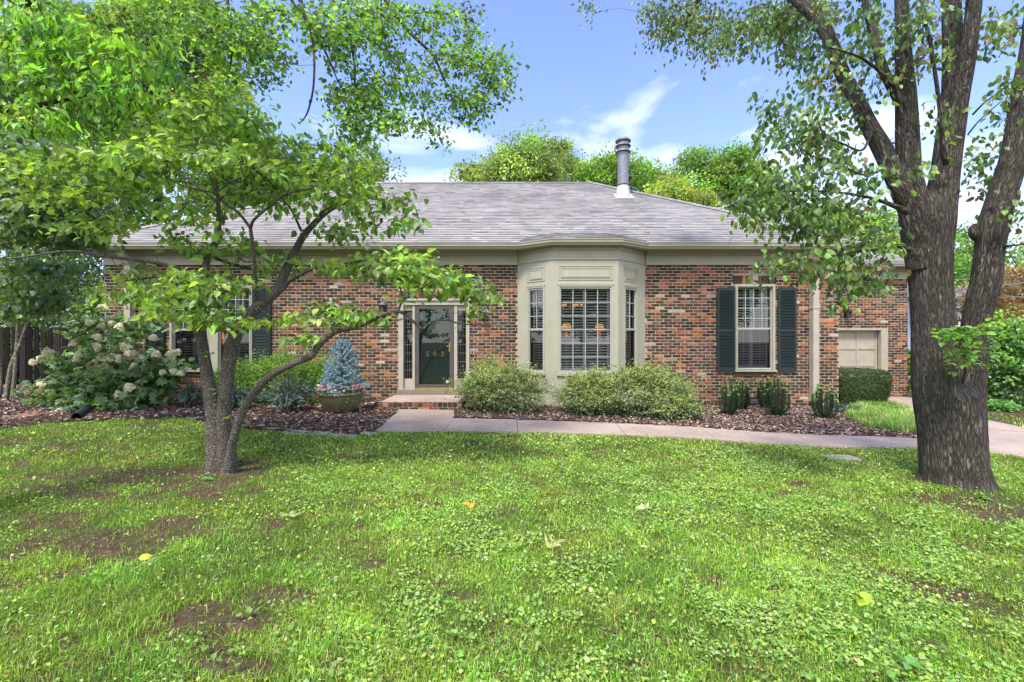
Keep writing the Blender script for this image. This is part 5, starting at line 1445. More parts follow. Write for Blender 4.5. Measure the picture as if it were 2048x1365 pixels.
# sucker leaves in the crotch
sk3 = Skel(); p, r = px_path([(1925, 775, 8, MY - .3), (1930, 740, 6, MY - .4), (1925, 700, 4, MY - .45)]); sk3.limb(p, r)
es = sk3.attach(blob_pts([(1920, 670, 50, 18, MY - .5, .12, 1.4), (1970, 660, 50, 14, MY - .5, .12), (1925, 715, 34, 24, MY - .5, .1, 1), (1970, 720, 30, 14, MY - .5, .1, .7), (2000, 660, 20, 10, MY - .5, .1, .5), (1915, 745, 16, 14, MY - .45, .05, .6), (1985, 690, 14, 14, MY - .5, .1, .4)], 62), 1.5, .08, .3, 0)
sv = MB(); sprays(sv, sk3, es, T_OVATE, 5, .072, [(0.12, 0.23, 0.05), (0.17, 0.31, 0.06)], .1, .3, .15, 2.2)
tw = MB(); sk3.twigs(tw, .002, .4, .006, 4); so_ = sv.build('sucker_leaves', M_LEAF, big); tw.build('sucker_stems', M_TWIG, so_)

# ---- overhanging tree, its trunk outside the picture at the left
OY = 4.6
ov = thing('overhanging_tree', 'tall tree whose leafy branches hang down from the top of the view', 'tree', (-5.6, 2.6, 0))
sk = Skel(); tk = MB()
def olimb(pts, rad, sides=12):
    sk.limb(pts, rad, True, .2); q, r = smooth_path(pts, rad, .06); tube(tk, q, r, sides, rough=.08, seed=len(sk.p))
olimb([(-5.6, 2.6, -.05), (-5.55, 2.6, 1.0), (-5.4, 2.8, 3.0), (-5.0, 3.1, 5.0), (-4.4, 3.5, 6.6), (-3.4, 3.9, 7.6), (-2.0, 4.3, 8.0), (-.8, 4.6, 7.9)], [.34, .27, .24, .2, .16, .12, .08, .04], 24)
olimb([(-4.4, 3.5, 6.6), (-5.6, 5.0, 8.2), (-7, 7, 9)], [.12, .08, .04])
olimb([(-3.4, 3.9, 7.6), P(540, -260, 4.4), P(575, -60, OY), P(583, 0, OY), P(606, 30, OY), P(641, 85, OY), P(660, 125, OY), P(676, 164, OY)], [.08, .05, .02, .016, .014, .012, .01, .006])
olimb([P(540, -260, 4.4), P(600, -100, 4.5), P(603, 0, 4.5), P(626, 85, 4.45), P(627, 171, 4.45), P(614, 228, 4.45), P(600, 246, 4.45)], [.03, .014, .012, .011, .010, .008, .004])
olimb([(-2.0, 4.3, 8.0), P(680, -160, OY + .2), P(686, 0, OY + .2), P(699, 68, OY + .2), P(709, 130, OY + .2), P(711, 178, OY + .2), P(726, 222, OY + .2)], [.05, .02, .017, .015, .013, .011, .006])
olimb([(-2.0, 4.3, 8.0), P(720, -120, OY + .6), P(771, 0, OY + .6), P(800, 40, OY + .6), P(822, 68, OY + .6), P(867, 113, OY + .6), P(887, 157, OY + .6), P(915, 195, OY + .6), P(942, 212, OY + .6), P(975, 230, OY + .6)], [.06, .03, .024, .022, .019, .015, .012, .010, .007, .004])
olimb([P(800, 40, OY + .6), P(840, 25, OY + .6), P(900, 30, OY + .7), P(960, 50, OY + .7)], [.01, .009, .007, .004])
olimb([P(878, 118, OY + .6), P(905, 128, OY + .6), P(950, 150, OY + .65)], [.007, .006, .003])
olimb([(-3.4, 3.9, 7.6), P(420, -220, 4.3), P(450, -60, 4.3), P(455, 0, 4.3), P(465, 85, 4.3), P(458, 150, 4.3)], [.05, .03, .014, .012, .010, .004])
olimb([P(763, -40, OY + .3), P(763, 30, OY + .3), P(770, 80, OY + .3), P(778, 120, OY + .3)], [.008, .007, .006, .003])
olimb([(-5.0, 3.1, 5.0), (-4.6, 4.2, 5.6), P(60, 60, 5.2), P(150, 60, 5.3), P(230, 90, 5.4)], [.08, .05, .03, .02, .01])
olimb([(-5.4, 2.8, 3.6), (-5.1, 3.8, 4.0), P(0, 219, 4.9), P(51, 217, 4.9), P(103, 205, 4.9), P(171, 190, 4.95), P(230, 160, 5.0), P(300, 130, 5.1)], [.07, .05, .035, .03, .024, .018, .012, .006])
tk.build('trunk', M_BARK, ov, smooth=True)
OB = [(400, 40, 60, 50, 4.4, .5, 1.1), (470, 90, 60, 60, 4.4, .5, 1.2), (520, 60, 50, 60, 4.6, .5, 1.1), (545, 130, 36, 40, 4.5, .4, .9), (560, 20, 60, 24, 4.6, .5, .9), (510, 165, 40, 20, 4.4, .3, .6), (440, 150, 40, 30, 4.4, .3, .8),
      (640, 40, 50, 50, OY, .5, 1.0), (700, 50, 60, 50, OY + .2, .5, 1.2), (760, 20, 60, 24, OY + .4, .5, 1), (680, 110, 40, 40, OY + .2, .4, .8), (770, 90, 50, 50, OY + .5, .4, 1.1), (830, 40, 60, 36, OY + .6, .5, 1.2), (900, 20, 50, 26, OY + .7, .4, 1), (940, 60, 36, 30, OY + .7, .3, .9),
      (700, 200, 50, 40, OY + .2, .4, 1.3), (760, 190, 50, 50, OY + .3, .4, 1.4), (720, 250, 60, 36, OY + .2, .4, 1.3), (790, 240, 40, 30, OY + .3, .4, 1.1), (830, 180, 50, 50, OY + .5, .4, 1.1), (860, 250, 36, 26, OY + .4, .3, 1.0), (880, 280, 30, 18, OY + .4, .2, .8), (820, 130, 40, 30, OY + .5, .3, .8),
      (900, 120, 50, 40, OY + .6, .4, 1.1), (960, 130, 50, 40, OY + .7, .3, 1.2), (1010, 150, 34, 34, OY + .7, .3, 1.0), (930, 200, 50, 34, OY + .6, .3, 1.2), (980, 190, 40, 34, OY + .7, .3, 1.1), (950, 240, 36, 20, OY + .6, .2, .9), (1000, 110, 20, 14, OY + .7, .2, .4), (620, 90, 16, 40, OY, .2, .3),
      (320, 40, 50, 30, 4.8, .4, .6), (640, 250, 10, 10, OY, .1, .1)]
ends = sk.attach(blob_pts(OB, 1350), 2.6, .13, .22, .06)
tw = MB(); sk.twigs(tw, .0016, .4, .012, 4); tw.build('twigs', M_TWIG, ov)
lv = MB(); OC = [(0.09, 0.18, 0.045), (0.125, 0.24, 0.045), (0.07, 0.13, 0.045), (0.17, 0.29, 0.055)]
sprays(lv, sk, ends, T_OVATE, 8, .058, OC, .15, .55, .25, 1.2, .34)
e3 = sk.attach(blob_pts([(60, 50, 90, 55, 5.0, .5, 1.2), (150, 90, 90, 50, 5.1, .5, 1.1), (230, 110, 80, 50, 5.2, .4, 1), (120, 160, 120, 40, 4.9, .4, 1.2), (60, 230, 90, 30, 4.8, .4, 1.2), (220, 190, 90, 36, 5, .4, 1), (320, 150, 50, 40, 5.1, .3, .8), (40, 110, 50, 50, 4.9, .4, 1), (300, 215, 50, 22, 5, .3, .6), (190, 250, 90, 24, 4.9, .4, .8), (340, 90, 40, 30, 5.1, .3, .6)], 400), 2.6, .14, .2, .04)
YC = [(0.14, 0.26, 0.035), (0.20, 0.34, 0.04), (0.095, 0.19, 0.035)]
sprays(lv, sk, e3, T_LONG, 9, .115, YC, .2, .5, .75, 1.0, .42)
lv.build('crown', M_LEAF, ov)
tw = MB()

# ---- crowns further off
def clump_crown(blobs, ncl, rcl, nleaf, size, cols, tmpl=T_DIA, jit=.3, upb=.5, squash=.7):
    cen = blob_pts(blobs, ncl); mb = MB()
    cc = pick(cols, ncl, .3)
    k = rng.integers(0, ncl, nleaf)
    v = rdir(nleaf); rr = rcl * rng.uniform(.55, 1.45, ncl)
    rad = rr[k] * (1 - .45 * rng.random(nleaf) ** 1.6)
    pos = cen[k] + v * rad[:, None] * np.array([1, 1, squash])
    pos = pos + (fbm(pos * 2.5, 3)[:, None] - .47) * v * rcl * 1.3
    d = norm(v + rdir(nleaf) * .9 + np.array([0, 0, -.35])); up = norm(v + rdir(nleaf) * .5 + np.array([0, 0, upb]))
    c = np.clip(cc[k] * np.exp(rng.normal(0, jit * .6, (nleaf, 1))), 0, 1)
    leaves(mb, tmpl, pos, d, up, size * rng.uniform(.6, 1.25, nleaf), c)
    return mb, cen
def far_tree(name, label, base, blobs, ncl, rcl, nleaf, size, cols, r0=.2, group=None, matl=None, cat='tree', **k):
    t = thing(name, label, cat, base, group)
    mb, cen = clump_crown(blobs, ncl, rcl, nleaf, size, cols, **k)
    s = Skel(); b = np.array(base, float); mid = cen.mean(0); fork = b * .55 + np.array([mid[0] * .45 + b[0] * 0, mid[1] * .45, mid[2] * .45])
    fork = np.array([b[0] * .7 + mid[0] * .3, b[1] * .7 + mid[1] * .3, b[2] + (mid[2] - b[2]) * .5])
    m = MB()
    for A, rA in (([b, (b + fork) / 2 + rng.normal(0, .1, 3), fork, mid], [r0, r0 * .8, r0 * .65, r0 * .25]),):
        s.limb(np.array(A), np.array(rA), True, .5); q, r = smooth_path(A, rA, .2); tube(m, q, r, 10, rough=.1)
    m.build('trunk', M_BARK, t, smooth=True)
    s.attach(cen, 50, .7, .2, -.05); w = MB(); s.twigs(w, r0 * .07, .5, r0 * .5, 4, (0.1, .09, .07)); w.build('branches', M_TWIG, t)
    mb.build('crown', matl or M_LEAF, t)
    return t
def gp(px, Y): x = (px - CX) * Y / F; return (x, Y, float(G(x, Y)))
GA = [(0.17, 0.235, 0.07), (0.21, 0.28, 0.08), (0.135, 0.2, 0.065)]
GB = [(0.12, 0.21, 0.04), (0.16, 0.26, 0.05), (0.09, 0.165, 0.035)]
GD = [(0.085, 0.15, 0.04), (0.125, 0.205, 0.045), (0.06, 0.11, 0.035)]
far_tree('bright_tree', 'bright yellow green tree rising behind the middle of the roof ridge', gp(1060, 30), [(950, 350, 45, 34, 29, 2), (1010, 335, 50, 40, 30, 3), (1060, 320, 60, 46, 30, 3, 1.6), (1110, 330, 60, 46, 30, 3, 1.4), (1160, 330, 30, 40, 31, 2), (1040, 370, 110, 30, 30, 3), (1025, 300, 26, 24, 30, 2), (1070, 288, 24, 18, 30, 2)], 130, .85, 26000, .20, GA, .35)
far_tree('bright_tree', 'yellow green tree behind the ridge, just left of the metal vent pipe', gp(1215, 29), [(1200, 360, 40, 34, 29, 2), (1230, 350, 50, 40, 29, 2), (1290, 370, 50, 40, 29, 2), (1280, 345, 24, 20, 29, 2), (1180, 380, 40, 26, 29, 2), (1210, 335, 26, 14, 29, 1)], 80, .75, 16000, .19, [(0.15, 0.26, 0.035), (0.12, 0.22, 0.04)], .3)
far_tree('bright_tree', 'low yellow leaved tree showing over the right hip of the roof', gp(1370, 26), [(1330, 385, 36, 26, 26, 1.5), (1370, 395, 40, 22, 26, 1.5), (1400, 405, 24, 14, 26, 1)], 50, .6, 9000, .17, [(0.22, 0.285, 0.06), (0.18, 0.25, 0.055)], .25)
far_tree('tall_tree', 'tall mid green tree far behind the right end of the roof', gp(1450, 38), [(1400, 370, 60, 50, 38, 3), (1460, 350, 60, 44, 38, 3, 1.3), (1390, 325, 30, 22, 38, 2), (1470, 318, 40, 18, 38, 2), (1540, 390, 60, 60, 38, 3), (1450, 410, 90, 36, 37, 3), (1350, 345, 20, 18, 38, 2)], 120, 1.1, 26000, .27, GB, .45)
far_tree('tall_tree', 'green tree seen between the roof end and the big trunk', gp(1680, 26), [(1600, 450, 60, 40, 27, 2), (1680, 450, 60, 50, 26, 2), (1760, 470, 60, 50, 26, 2), (1700, 500, 80, 40, 26, 2)], 90, .8, 18000, .2, [(0.15, 0.25, 0.05), (0.2, 0.32, 0.06)], .3)
far_tree('tall_tree', 'pale green tree seen between the two stems of the big tree', gp(1950, 30), [(1930, 500, 50, 50, 30, 2), (1960, 560, 50, 60, 30, 2), (1900, 560, 40, 40, 30, 2), (2040, 530, 40, 40, 31, 2), (1920, 620, 40, 30, 30, 2)], 80, .9, 16000, .22, GB, .35)
# red leaved maple and shrubs at the right edge
far_tree('japanese_maple', 'spreading maple with bronze red leaves behind the right trunk', gp(2020, 13.5), [(1990, 590, 60, 26, 13, 1), (2040, 570, 60, 24, 13.5, 1), (2000, 640, 70, 26, 13, 1), (2060, 630, 60, 36, 13, 1), (1960, 620, 36, 22, 13, .7), (1940, 590, 24, 20, 13.3, .6), (2030, 690, 50, 30, 13.5, .7)], 90, .34, 16000, .085, [(0.26, 0.13, 0.05), (0.16, 0.07, 0.045), (0.34, 0.22, 0.08), (0.20, 0.19, 0.07)], .09, matl=M_LEAF_GLOSSY)

def bush(name, label, px, hw, ptop, Y, n, size, cols, tmpl=T_OVATE, depth=None, group=None, cat='shrub', lump=.28, matl=None, upb=.8, base=None, flat=1.0, stems=9, jit=.25, tipcol=None, zb=None):
    x0, y0, z0 = gp(px, Y); 
    if zb is not None: z0 = zb
    top = P(px, ptop, Y)[2]; rx = hw * Y / F; ry = depth or rx * .9; h = top - z0
    t = thing(name, label, cat, (x0, Y, z0), group)
    v = rdir(n); v[:, 2] = np.abs(v[:, 2]) * np.where(rng.random(n) < .82, 1, -.55)
    v = norm(v)
    f = 1 + lump * 2 * (fbm(v * 2.6 + x0 * 7, 13) - .47) + lump * 1.0 * (vnoise(v * 7 + x0, 14) - .5)
    r = f * (1 - .42 * rng.random(n) ** 2.0)
    wsp = (vnoise(v * 15 + x0 * 3, 77) > .62) & (rng.random(n) < .5); r = np.where(wsp, f * rng.uniform(.95, 1.0 + lump * .75, n), r)
    c = np.array([x0, Y, z0 + h * .42])
    pos = c + v * r[:, None] * np.array([rx, ry, h * .58])
    pos[:, 2] = np.maximum(pos[:, 2], z0 + .02)
    d = norm(v * .8 + rdir(n) * .8 + np.array([0, 0, .15])); up = norm(v + rdir(n) * .6 + np.array([0, 0, upb]))
    cc = pick(cols, n, jit)
    if tipcol is not None:
        k = (r > .93 * f) & (rng.random(n) < .6 * np.clip(.35 + v[:, 2] + 1.5 * (vnoise(v * 5 + 3, 8) - .5), 0, 1)); cc[k] = pick(tipcol, int(k.sum()), .15)
    mb = MB(); leaves(mb, tmpl, pos, d, up, size * rng.uniform(.6, 1.25, n), cc); mb.build('foliage', matl or M_LEAF_DULL, t)
    w = MB()
    for k in range(stems):
        a = 2 * math.pi * k / stems + rng.random(); e = c + np.array([math.cos(a) * rx * .75, math.sin(a) * ry * .75, h * rng.uniform(.0, .4)])
        q, r_ = smooth_path([(x0 + .04 * math.cos(a), Y + .04 * math.sin(a), z0 - .02), (x0 * .6 + e[0] * .4, Y * .6 + e[1] * .4, z0 + h * .3), e], [.013, .009, .004], .08); tube(w, q, r_, 5)
    w.build('stems', M_TWIG, t)
    return t
AC = [(0.125, 0.18, 0.07), (0.165, 0.225, 0.085), (0.08, 0.12, 0.05), (0.2, 0.22, 0.11)]
AT = [(0.34, 0.38, 0.09), (0.26, 0.32, 0.09)]
bush('azalea_bush', 'yellow tipped azalea bush beside the brick steps, left of the bay window', 1003, 78, 738, 9.1, 25000, .036, AC, tipcol=AT, depth=.55, group='azaleas under the bay window', lump=.5)
bush('azalea_bush', 'upright azalea tuft leaning on the brick wall left of the bay window', 975, 34, 716, 9.75, 5000, .034, AC, tipcol=AT, depth=.3, group='azaleas under the bay window', lump=.4)
bush('azalea_bush', 'low azalea bush directly under the middle of the bay window', 1178, 56, 752, 8.95, 19000, .036, AC, tipcol=AT, depth=.5, group='azaleas under the bay window', lump=.5)
bush('azalea_bush', 'widest azalea bush, spreading from the bay window towards the brick wall', 1280, 92, 738, 8.95, 30000, .036, AC, tipcol=AT, depth=.6, group='azaleas under the bay window', lump=.5)
bush('azalea_bush', 'sprawling azalea edge nearest the walkway, right of the bay', 1345, 50, 786, 8.6, 10000, .036, AC, tipcol=AT, depth=.4, group='azaleas under the bay window', lump=.5)
NC = [(0.09, 0.18, 0.03), (0.13, 0.24, 0.035)]; NT = [(0.18, 0.30, 0.04), (0.24, 0.34, 0.05)]
bush('nandina_bush', 'bright green nandina bush in front of the left shutter', 560, 66, 716, 9.6, 11000, .05, NC, T_LONG, .45, 'nandinas along the wall', tipcol=NT, lump=.5)
bush('nandina_bush', 'yellow green nandina between the blue spruce and the wall', 655, 50, 722, 9.9, 8000, .05, NC, T_LONG, .4, 'nandinas along the wall', tipcol=NT, lump=.5)
bush('nandina_bush', 'dark green nandina under the twin window behind the dogwood stems', 485, 60, 728, 9.7, 10000, .05, GD[:2] + NC[:1], T_LONG, .45, 'nandinas along the wall', lump=.3)
bush('laurel_shrub', 'large glossy green laurel right of the driveway behind the big trunk', 2015, 90, 660, 11.5, 12000, .10, [(0.06, 0.15, 0.03), (0.09, 0.2, 0.04), (0.04, 0.1, 0.02)], T_OVATE, 1.0, tipcol=[(0.16, 0.3, 0.05)], matl=M_LEAF_GLOSSY)
bush('laurel_shrub', 'low leafy sprig of shrub at the foot of the laurel by the driveway', 1995, 26, 804, 10.6, 900, .08, [(0.1, 0.22, 0.05), (0.15, 0.3, 0.07)], T_OVATE, .3)
bush('viburnum_shrub', 'yellow green shrub against the siding house, left of the big trunk', 1812, 24, 705, 15, 2500, .10, [(0.17, 0.3, 0.05), (0.1, 0.2, 0.04)], T_OVATE, .5)
bush('viburnum_shrub', 'lime green shrub above the laurel, just right of the big trunk', 1995, 50, 628, 12.3, 3500, .09, [(0.26, 0.4, 0.04), (0.16, 0.28, 0.04)], T_OVATE, .6)
bush('violet_clump', 'light green violets at the foot of the flowering hydrangea', 205, 52, 800, 8.75, 800, .08, [(0.14, 0.28, 0.05), (0.2, 0.36, 0.06)], T_HEART, .3, cat='plant', upb=2)

# clipped hedge
hx0, hx1 = 1677, 1789
t = thing('boxwood_hedge', 'dark clipped boxwood hedge in front of the beige garage door', 'hedge', gp(1735, 10.9))
n = 26000; u = rng.random((n, 3)); f = rng.choice(5, n, p=[.36, .16, .16, .26, .06])
X0, X1 = (hx0 - CX) * 10.75 / F, (hx1 - CX) * 10.75 / F; Y0, Y1 = 10.7, 11.5; Z0, Z1 = -.02, CZ - (740 - CY) * 10.8 / F
p = np.stack([X0 + u[:, 0] * (X1 - X0), Y0 + u[:, 1] * (Y1 - Y0), Z0 + u[:, 2] * (Z1 - Z0)], 1)
p[f == 0, 1] = Y0; p[f == 1, 0] = X0; p[f == 2, 0] = X1; p[f == 3, 2] = Z1; p[f == 4, 1] = Y1
fr_ = np.clip((p[:, 0] - X0) / (X1 - X0), 0, 1); p[:, 2] -= .13 * fr_ * (p[:, 2] - Z0) / (Z1 - Z0)
cen_ = np.array([(X0 + X1) / 2, (Y0 + Y1) / 2, (Z0 + Z1) / 2]); hs = np.array([(X1 - X0) / 2, (Y1 - Y0) / 2, (Z1 - Z0) / 2])
q = (p - cen_) / hs; L4 = (np.abs(q) ** 6).sum(1) ** (1 / 6); q = q / L4[:, None]; tp = 1 - .17 * np.clip(-q[:, 2], 0, 1); q[:, 0] *= tp; q[:, 1] *= tp
p = cen_ + q * hs * (1 + (fbm(q * 5, 5)[:, None] - .47) * .10) * (1 - .10 * rng.random((n, 1)) ** 2)
mb = MB(); leaves(mb, T_DIA, p, rdir(n), norm(q + rdir(n) * .6), .03 * rng.uniform(.6, 1.3, n), pick([(0.05, 0.085, 0.028), (0.075, 0.12, 0.035), (0.035, 0.06, 0.022), (0.13, 0.16, 0.05)], n, .25, [.4, .3, .22, .08])); mb.build('foliage', M_LEAF_DULL, t)
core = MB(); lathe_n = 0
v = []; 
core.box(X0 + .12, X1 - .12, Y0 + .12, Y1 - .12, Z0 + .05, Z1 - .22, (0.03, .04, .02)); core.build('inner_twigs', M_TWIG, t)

# needle plants ------------------------------------------------
def needle_stem(mb, q, r, nn, ln, cols, plane=False, splay=1.0):
    """needles round a stem path"""
    q = np.asarray(q); L = np.linspace(0, len(q) - 1.001, nn); i = L.astype(int); fr = (L - i)[:, None]
    pos = q[i] * (1 - fr) + q[i + 1] * fr; t = norm(q[i + 1] - q[i])
    side = rdir(nn); side = norm(side - t * (side * t).sum(1)[:, None])
    if plane:
        s = norm(np.cross(t, (0, 0, 1))); side = s * np.where(rng.random((nn, 1)) < .5, 1, -1) + np.array([0, 0, .35]) + rdir(nn) * .25
    d = norm(side * splay + t * .75)
    leaves(mb, T_NEEDLE, pos, d, norm(t + rdir(nn) * .4 + np.array([0, 0, 1.0])), ln * rng.uniform(.7, 1.2, nn), pick(cols, nn, .2))
def plum_yew(label, px, Y, hw, ptop, nst=26, group='plum yews left of the door'):
    x, y, z = gp(px, Y); t = thing('plum_yew', label, 'shrub', (x, y, z), group); m = MB(); w = MB()
    rx = hw * Y / F; h = P(px, ptop, Y)[2] - z
    for k in range(int(nst * 2.2)):
        a = rng.uniform(0, 2 * math.pi); e = rng.uniform(.05, 1.0) ** .6
        L = rng.uniform(.55, 1.08)
        tip = np.array([x + math.cos(a) * rx * e * L, y + math.sin(a) * rx * .8 * e * L, z + h * L * (1.05 - .62 * e ** 2)])
        q, r = smooth_path([(x, y, z), (x * .55 + tip[0] * .45, y * .55 + tip[1] * .45, z + (tip[2] - z) * .62), tip], [.008, .006, .003], .02); tube(w, q, r, 4)
        needle_stem(m, q[len(q) // 6:], None, 150, .032, [(0.10, 0.155, 0.12), (0.07, 0.125, 0.095), (0.13, 0.19, 0.15), (0.05, 0.09, 0.07)], True)
        for b in range(3):
            j = int(len(q) * rng.uniform(.3, .7)); d = norm(np.array([tip[0] - x, tip[1] - y, .12]) + rng.normal(0, .25, 3)) * rx * .35
            q2, r2 = smooth_path([q[j], q[j] + d * .5 + (0, 0, .03), q[j] + d], [.004, .003, .002], .02); tube(w, q2, r2, 4); needle_stem(m, q2, None, 50, .03, [(0.10, 0.155, 0.12), (0.07, 0.125, 0.095), (0.15, 0.21, 0.16)], True)
    m.build('foliage', M_NEEDLE, t); w.build('stems', M_TWIG, t)
plum_yew('spiky blue green plum yew in the mulch left of the planter pot', 578, 8.6, 72, 742, 34)
plum_yew('spiky plum yew between the hydrangea and the leftmost dogwood stem', 385, 9.1, 44, 748, 22)
plum_yew('spiky plum yew showing between the dogwood stems', 478, 8.9, 46, 765, 22)
plum_yew('flat spreading juniper like sprig between hedge and last upright yew', 1695, 9.5, 34, 802, 10, None)
def upright_yew(label, px, Y, hw, ptop):
    x, y, z = gp(px, Y); t = thing('upright_yew', label, 'shrub', (x, y, z), 'upright yews under the right window'); m = MB(); w = MB(); rx = hw * Y / F * 1.1; h = P(px, ptop, Y)[2] - z
    for k in range(40):
        a = rng.uniform(0, 2 * math.pi); e = rng.random() ** .45; hh = h * rng.uniform(.72, 1.05) * (1.05 - .45 * e ** 2.5)
        b = np.array([x + .03 * math.cos(a), y + .03 * math.sin(a), z + .02]); tip = np.array([x + math.cos(a) * rx * e, y + math.sin(a) * rx * e, z + hh])
        md = np.array([x + math.cos(a) * rx * e * .95, y + math.sin(a) * rx * e * .95, z + hh * .42])
        q, r = smooth_path([b, md, tip], [.007, .005, .003], .02); tube(w, q, r, 4)
        needle_stem(m, q[2:], None, 330, .036, [(0.06, 0.12, 0.055), (0.045, 0.09, 0.045), (0.09, 0.16, 0.07)], False, 1.2)
        if rng.random() < .95: n = 34; leaves(m, T_NEEDLE, np.tile(tip, (n, 1)), rdir(n, .8), rdir(n), .03 * rng.uniform(.7, 1.2, n), pick([(0.30, 0.42, 0.09), (0.24, 0.36, 0.08)], n, .15))
    m.build('foliage', M_NEEDLE, t); w.build('stems', M_TWIG, t)
upright_yew('upright yew nearest the bay, front of the left pair below the right window', 1459, 9.15, 19, 758)
upright_yew('upright yew behind, on the right of the left pair below the window', 1483, 9.9, 15, 762)
upright_yew('slim upright yew close to the wall beside the foundation vent', 1530, 10.1, 13, 752)
upright_yew('tallest upright yew, in front of the foundation vent', 1553, 9.1, 22, 754)
upright_yew('upright yew just right of the cream downspout', 1650, 8.9, 22, 770)

# blue spruce in its pot -----------------------------------------
py_ = 8.75; pc = np.array(gp(683, py_)); ps_ = py_ / F
zt = CZ - (783 - CY) * ps_; zbm = CZ - (821 - CY) * ps_
pot = thing('planter_pot', 'wide round olive glazed pot standing on the mulch left of the steps', 'planter', (pc[0], pc[1], zbm))
m = MB(); lathe(m, pc[0], pc[1], [(.01, zbm - .02), (24 * ps_, zbm - .02), (27 * ps_, zbm + .02), (35 * ps_, zbm + .12), (41 * ps_, zt - .12), (42.5 * ps_, zt - .055), (43.5 * ps_, zt - .05), (43.5 * ps_, zt - .03), (42 * ps_, zt - .02), (41.5 * ps_, zt), (39 * ps_, zt), (38 * ps_, zt - .06), (.01, zt - .06)], 40)
mp_, nt, b, o = mat('olive_glaze'); v = coord(nt, 'Object', (1, 1, .35)); nt.links.new(ramp(nt, nz(nt, 7, 6, v, .65), [(0.3, (0.085, 0.085, 0.05)), (0.55, (0.16, 0.16, 0.09)), (0.8, (0.26, 0.24, 0.15))]), b.inputs['Base Color']); b.inputs['Roughness'].default_value = .38
m.build('pot', mp_, pot, smooth=True)
sp = thing('blue_spruce', 'small powder blue spruce growing in the round pot', 'tree', (pc[0], pc[1], zt - .06))
m = MB(); w = MB(); H = P(688, 680, py_)[2] - zt + .05
tube(w, [(pc[0], pc[1], zt - .07), (pc[0] + .02, pc[1], zt + H * .5), (pc[0] + .03, pc[1], zt + H)], [.022, .014, .004], 8)
SC_ = [(0.22, 0.33, 0.37), (0.17, 0.28, 0.33), (0.30, 0.42, 0.46), (0.11, 0.18, 0.2)]
for k in range(84):
    f = (k / 84) ** 1.15; z = zt + .02 + f * H * .93; L = 50 * ps_ * (1 - f) ** .75 * rng.uniform(.75, 1.12) + .05; a = k * 2.4 + rng.normal(0, .2)
    dv = np.array([math.cos(a), math.sin(a), 0]); b0 = np.array([pc[0] + .03 * f, pc[1], z]); tip = b0 + dv * L + (0, 0, L * (.05 + .6 * f) - .02)
    q, r = smooth_path([b0, b0 + dv * L * .5 + (0, 0, -.015), tip], [.006, .004, .002], .02); tube(w, q, r, 4)
    needle_stem(m, q, None, int(420 * L + 60), .026, SC_, False, 1.0)
    for s in (-1, 1):
        for u in (.4, .62, .82):
            j = int(len(q) * u); sv_ = np.array([-dv[1], dv[0], 0]) * s; d = norm(dv * .9 + sv_ + (0, 0, .1)) * L * .42 * (1.2 - u)
            needle_stem(m, np.array([q[j], q[j] + d * .5, q[j] + d]), None, int(100 * L + 50), .026, SC_, False, 1.0)
needle_stem(m, np.array([(pc[0] + .03, pc[1], zt + H * .8), (pc[0] + .03, pc[1], zt + H * .95), (pc[0] + .03, pc[1], zt + H + .03)]), None, 120, .026, SC_)
m.build('needles', M_NEEDLE, sp); w.build('trunk', M_TWIG, sp)
fl = thing('potted_flowers', 'pink and white flowers with trailing leaves round the rim of the pot', 'flowers', (pc[0], pc[1], zt))
n = 1500; a = rng.uniform(0, 6.28, n); rr = rng.uniform(.55, 1.12, n) * 42 * ps_
pos = np.stack([pc[0] + rr * np.cos(a), pc[1] + rr * np.sin(a), zt + .02 + rng.normal(.03, .035, n) - (rr > 41 * ps_) * rng.random(n) * .26 * (np.cos(a) > .2) - (rr > 41 * ps_) * rng.random(n) * .07], 1)
m = MB(); leaves(m, T_OVATE, pos, rdir(n, -.1), rdir(n, 1.2), .035 * rng.uniform(.6, 1.3, n), pick([(0.13, 0.22, 0.07), (0.2, 0.28, 0.12), (0.08, 0.15, 0.04)], n, .2)); m.build('foliage', M_LEAF, fl)
m = MB()
for k in range(46):
    a = rng.uniform(-2.9, 0.3); rr = rng.uniform(.85, 1.1) * 40 * ps_; c = np.array([pc[0] + rr * math.cos(a), pc[1] + rr * math.sin(a), zt + rng.uniform(.04, .16)])
    col = (0.75, 0.16, 0.22) if rng.random() < .45 else ((0.8, 0.45, 0.5) if rng.random() < .5 else (0.8, 0.78, 0.76))
    th = np.arange(5) * 1.2566; leaves(m, T_ROUND, np.tile(c, (5, 1)), np.stack([np.cos(th), np.sin(th) * .6 - .2, np.sin(th) * .5], 1), np.tile((0, -1., .8), (5, 1)), .026, pick([col], 5, .08))
m.build('blossom', M_PETAL, fl)

# hydrangea --------------------------------------------------------
hyd = thing('oakleaf_hydrangea', 'big oakleaf hydrangea with creamy white flower heads by the left corner', 'shrub', gp(215, 9.2))
HB = [(215, 700, 70, 46, 9.5, .6, 1), (170, 660, 60, 30, 9.8, .4, .8), (240, 650, 60, 24, 9.9, .4, .7), (290, 740, 60, 50, 9.2, .5, 1.2), (200, 760, 90, 50, 9.0, .5, 1.4), (120, 790, 60, 26, 8.9, .4, 1), (170, 800, 90, 26, 8.8, .4, 1.2), (280, 800, 60, 26, 8.9, .4, .8), (110, 715, 40, 12, 9.1, .2, .5), (330, 740, 30, 40, 9.2, .3, .7), (90, 770, 24, 16, 8.9, .2, .4)]
s = Skel(); b = np.array(gp(215, 9.4)); 
for k in range(8):
    a = k * .785; s.limb(np.array([b, b + (math.cos(a) * .4, math.sin(a) * .25, .45)]), np.array([.02, .012]), True, .1)
m = MB()
for k in range(8):
    a = k * .785; tube(m, [b, b + (math.cos(a) * .4, math.sin(a) * .25, .45)], [.02, .012], 6)
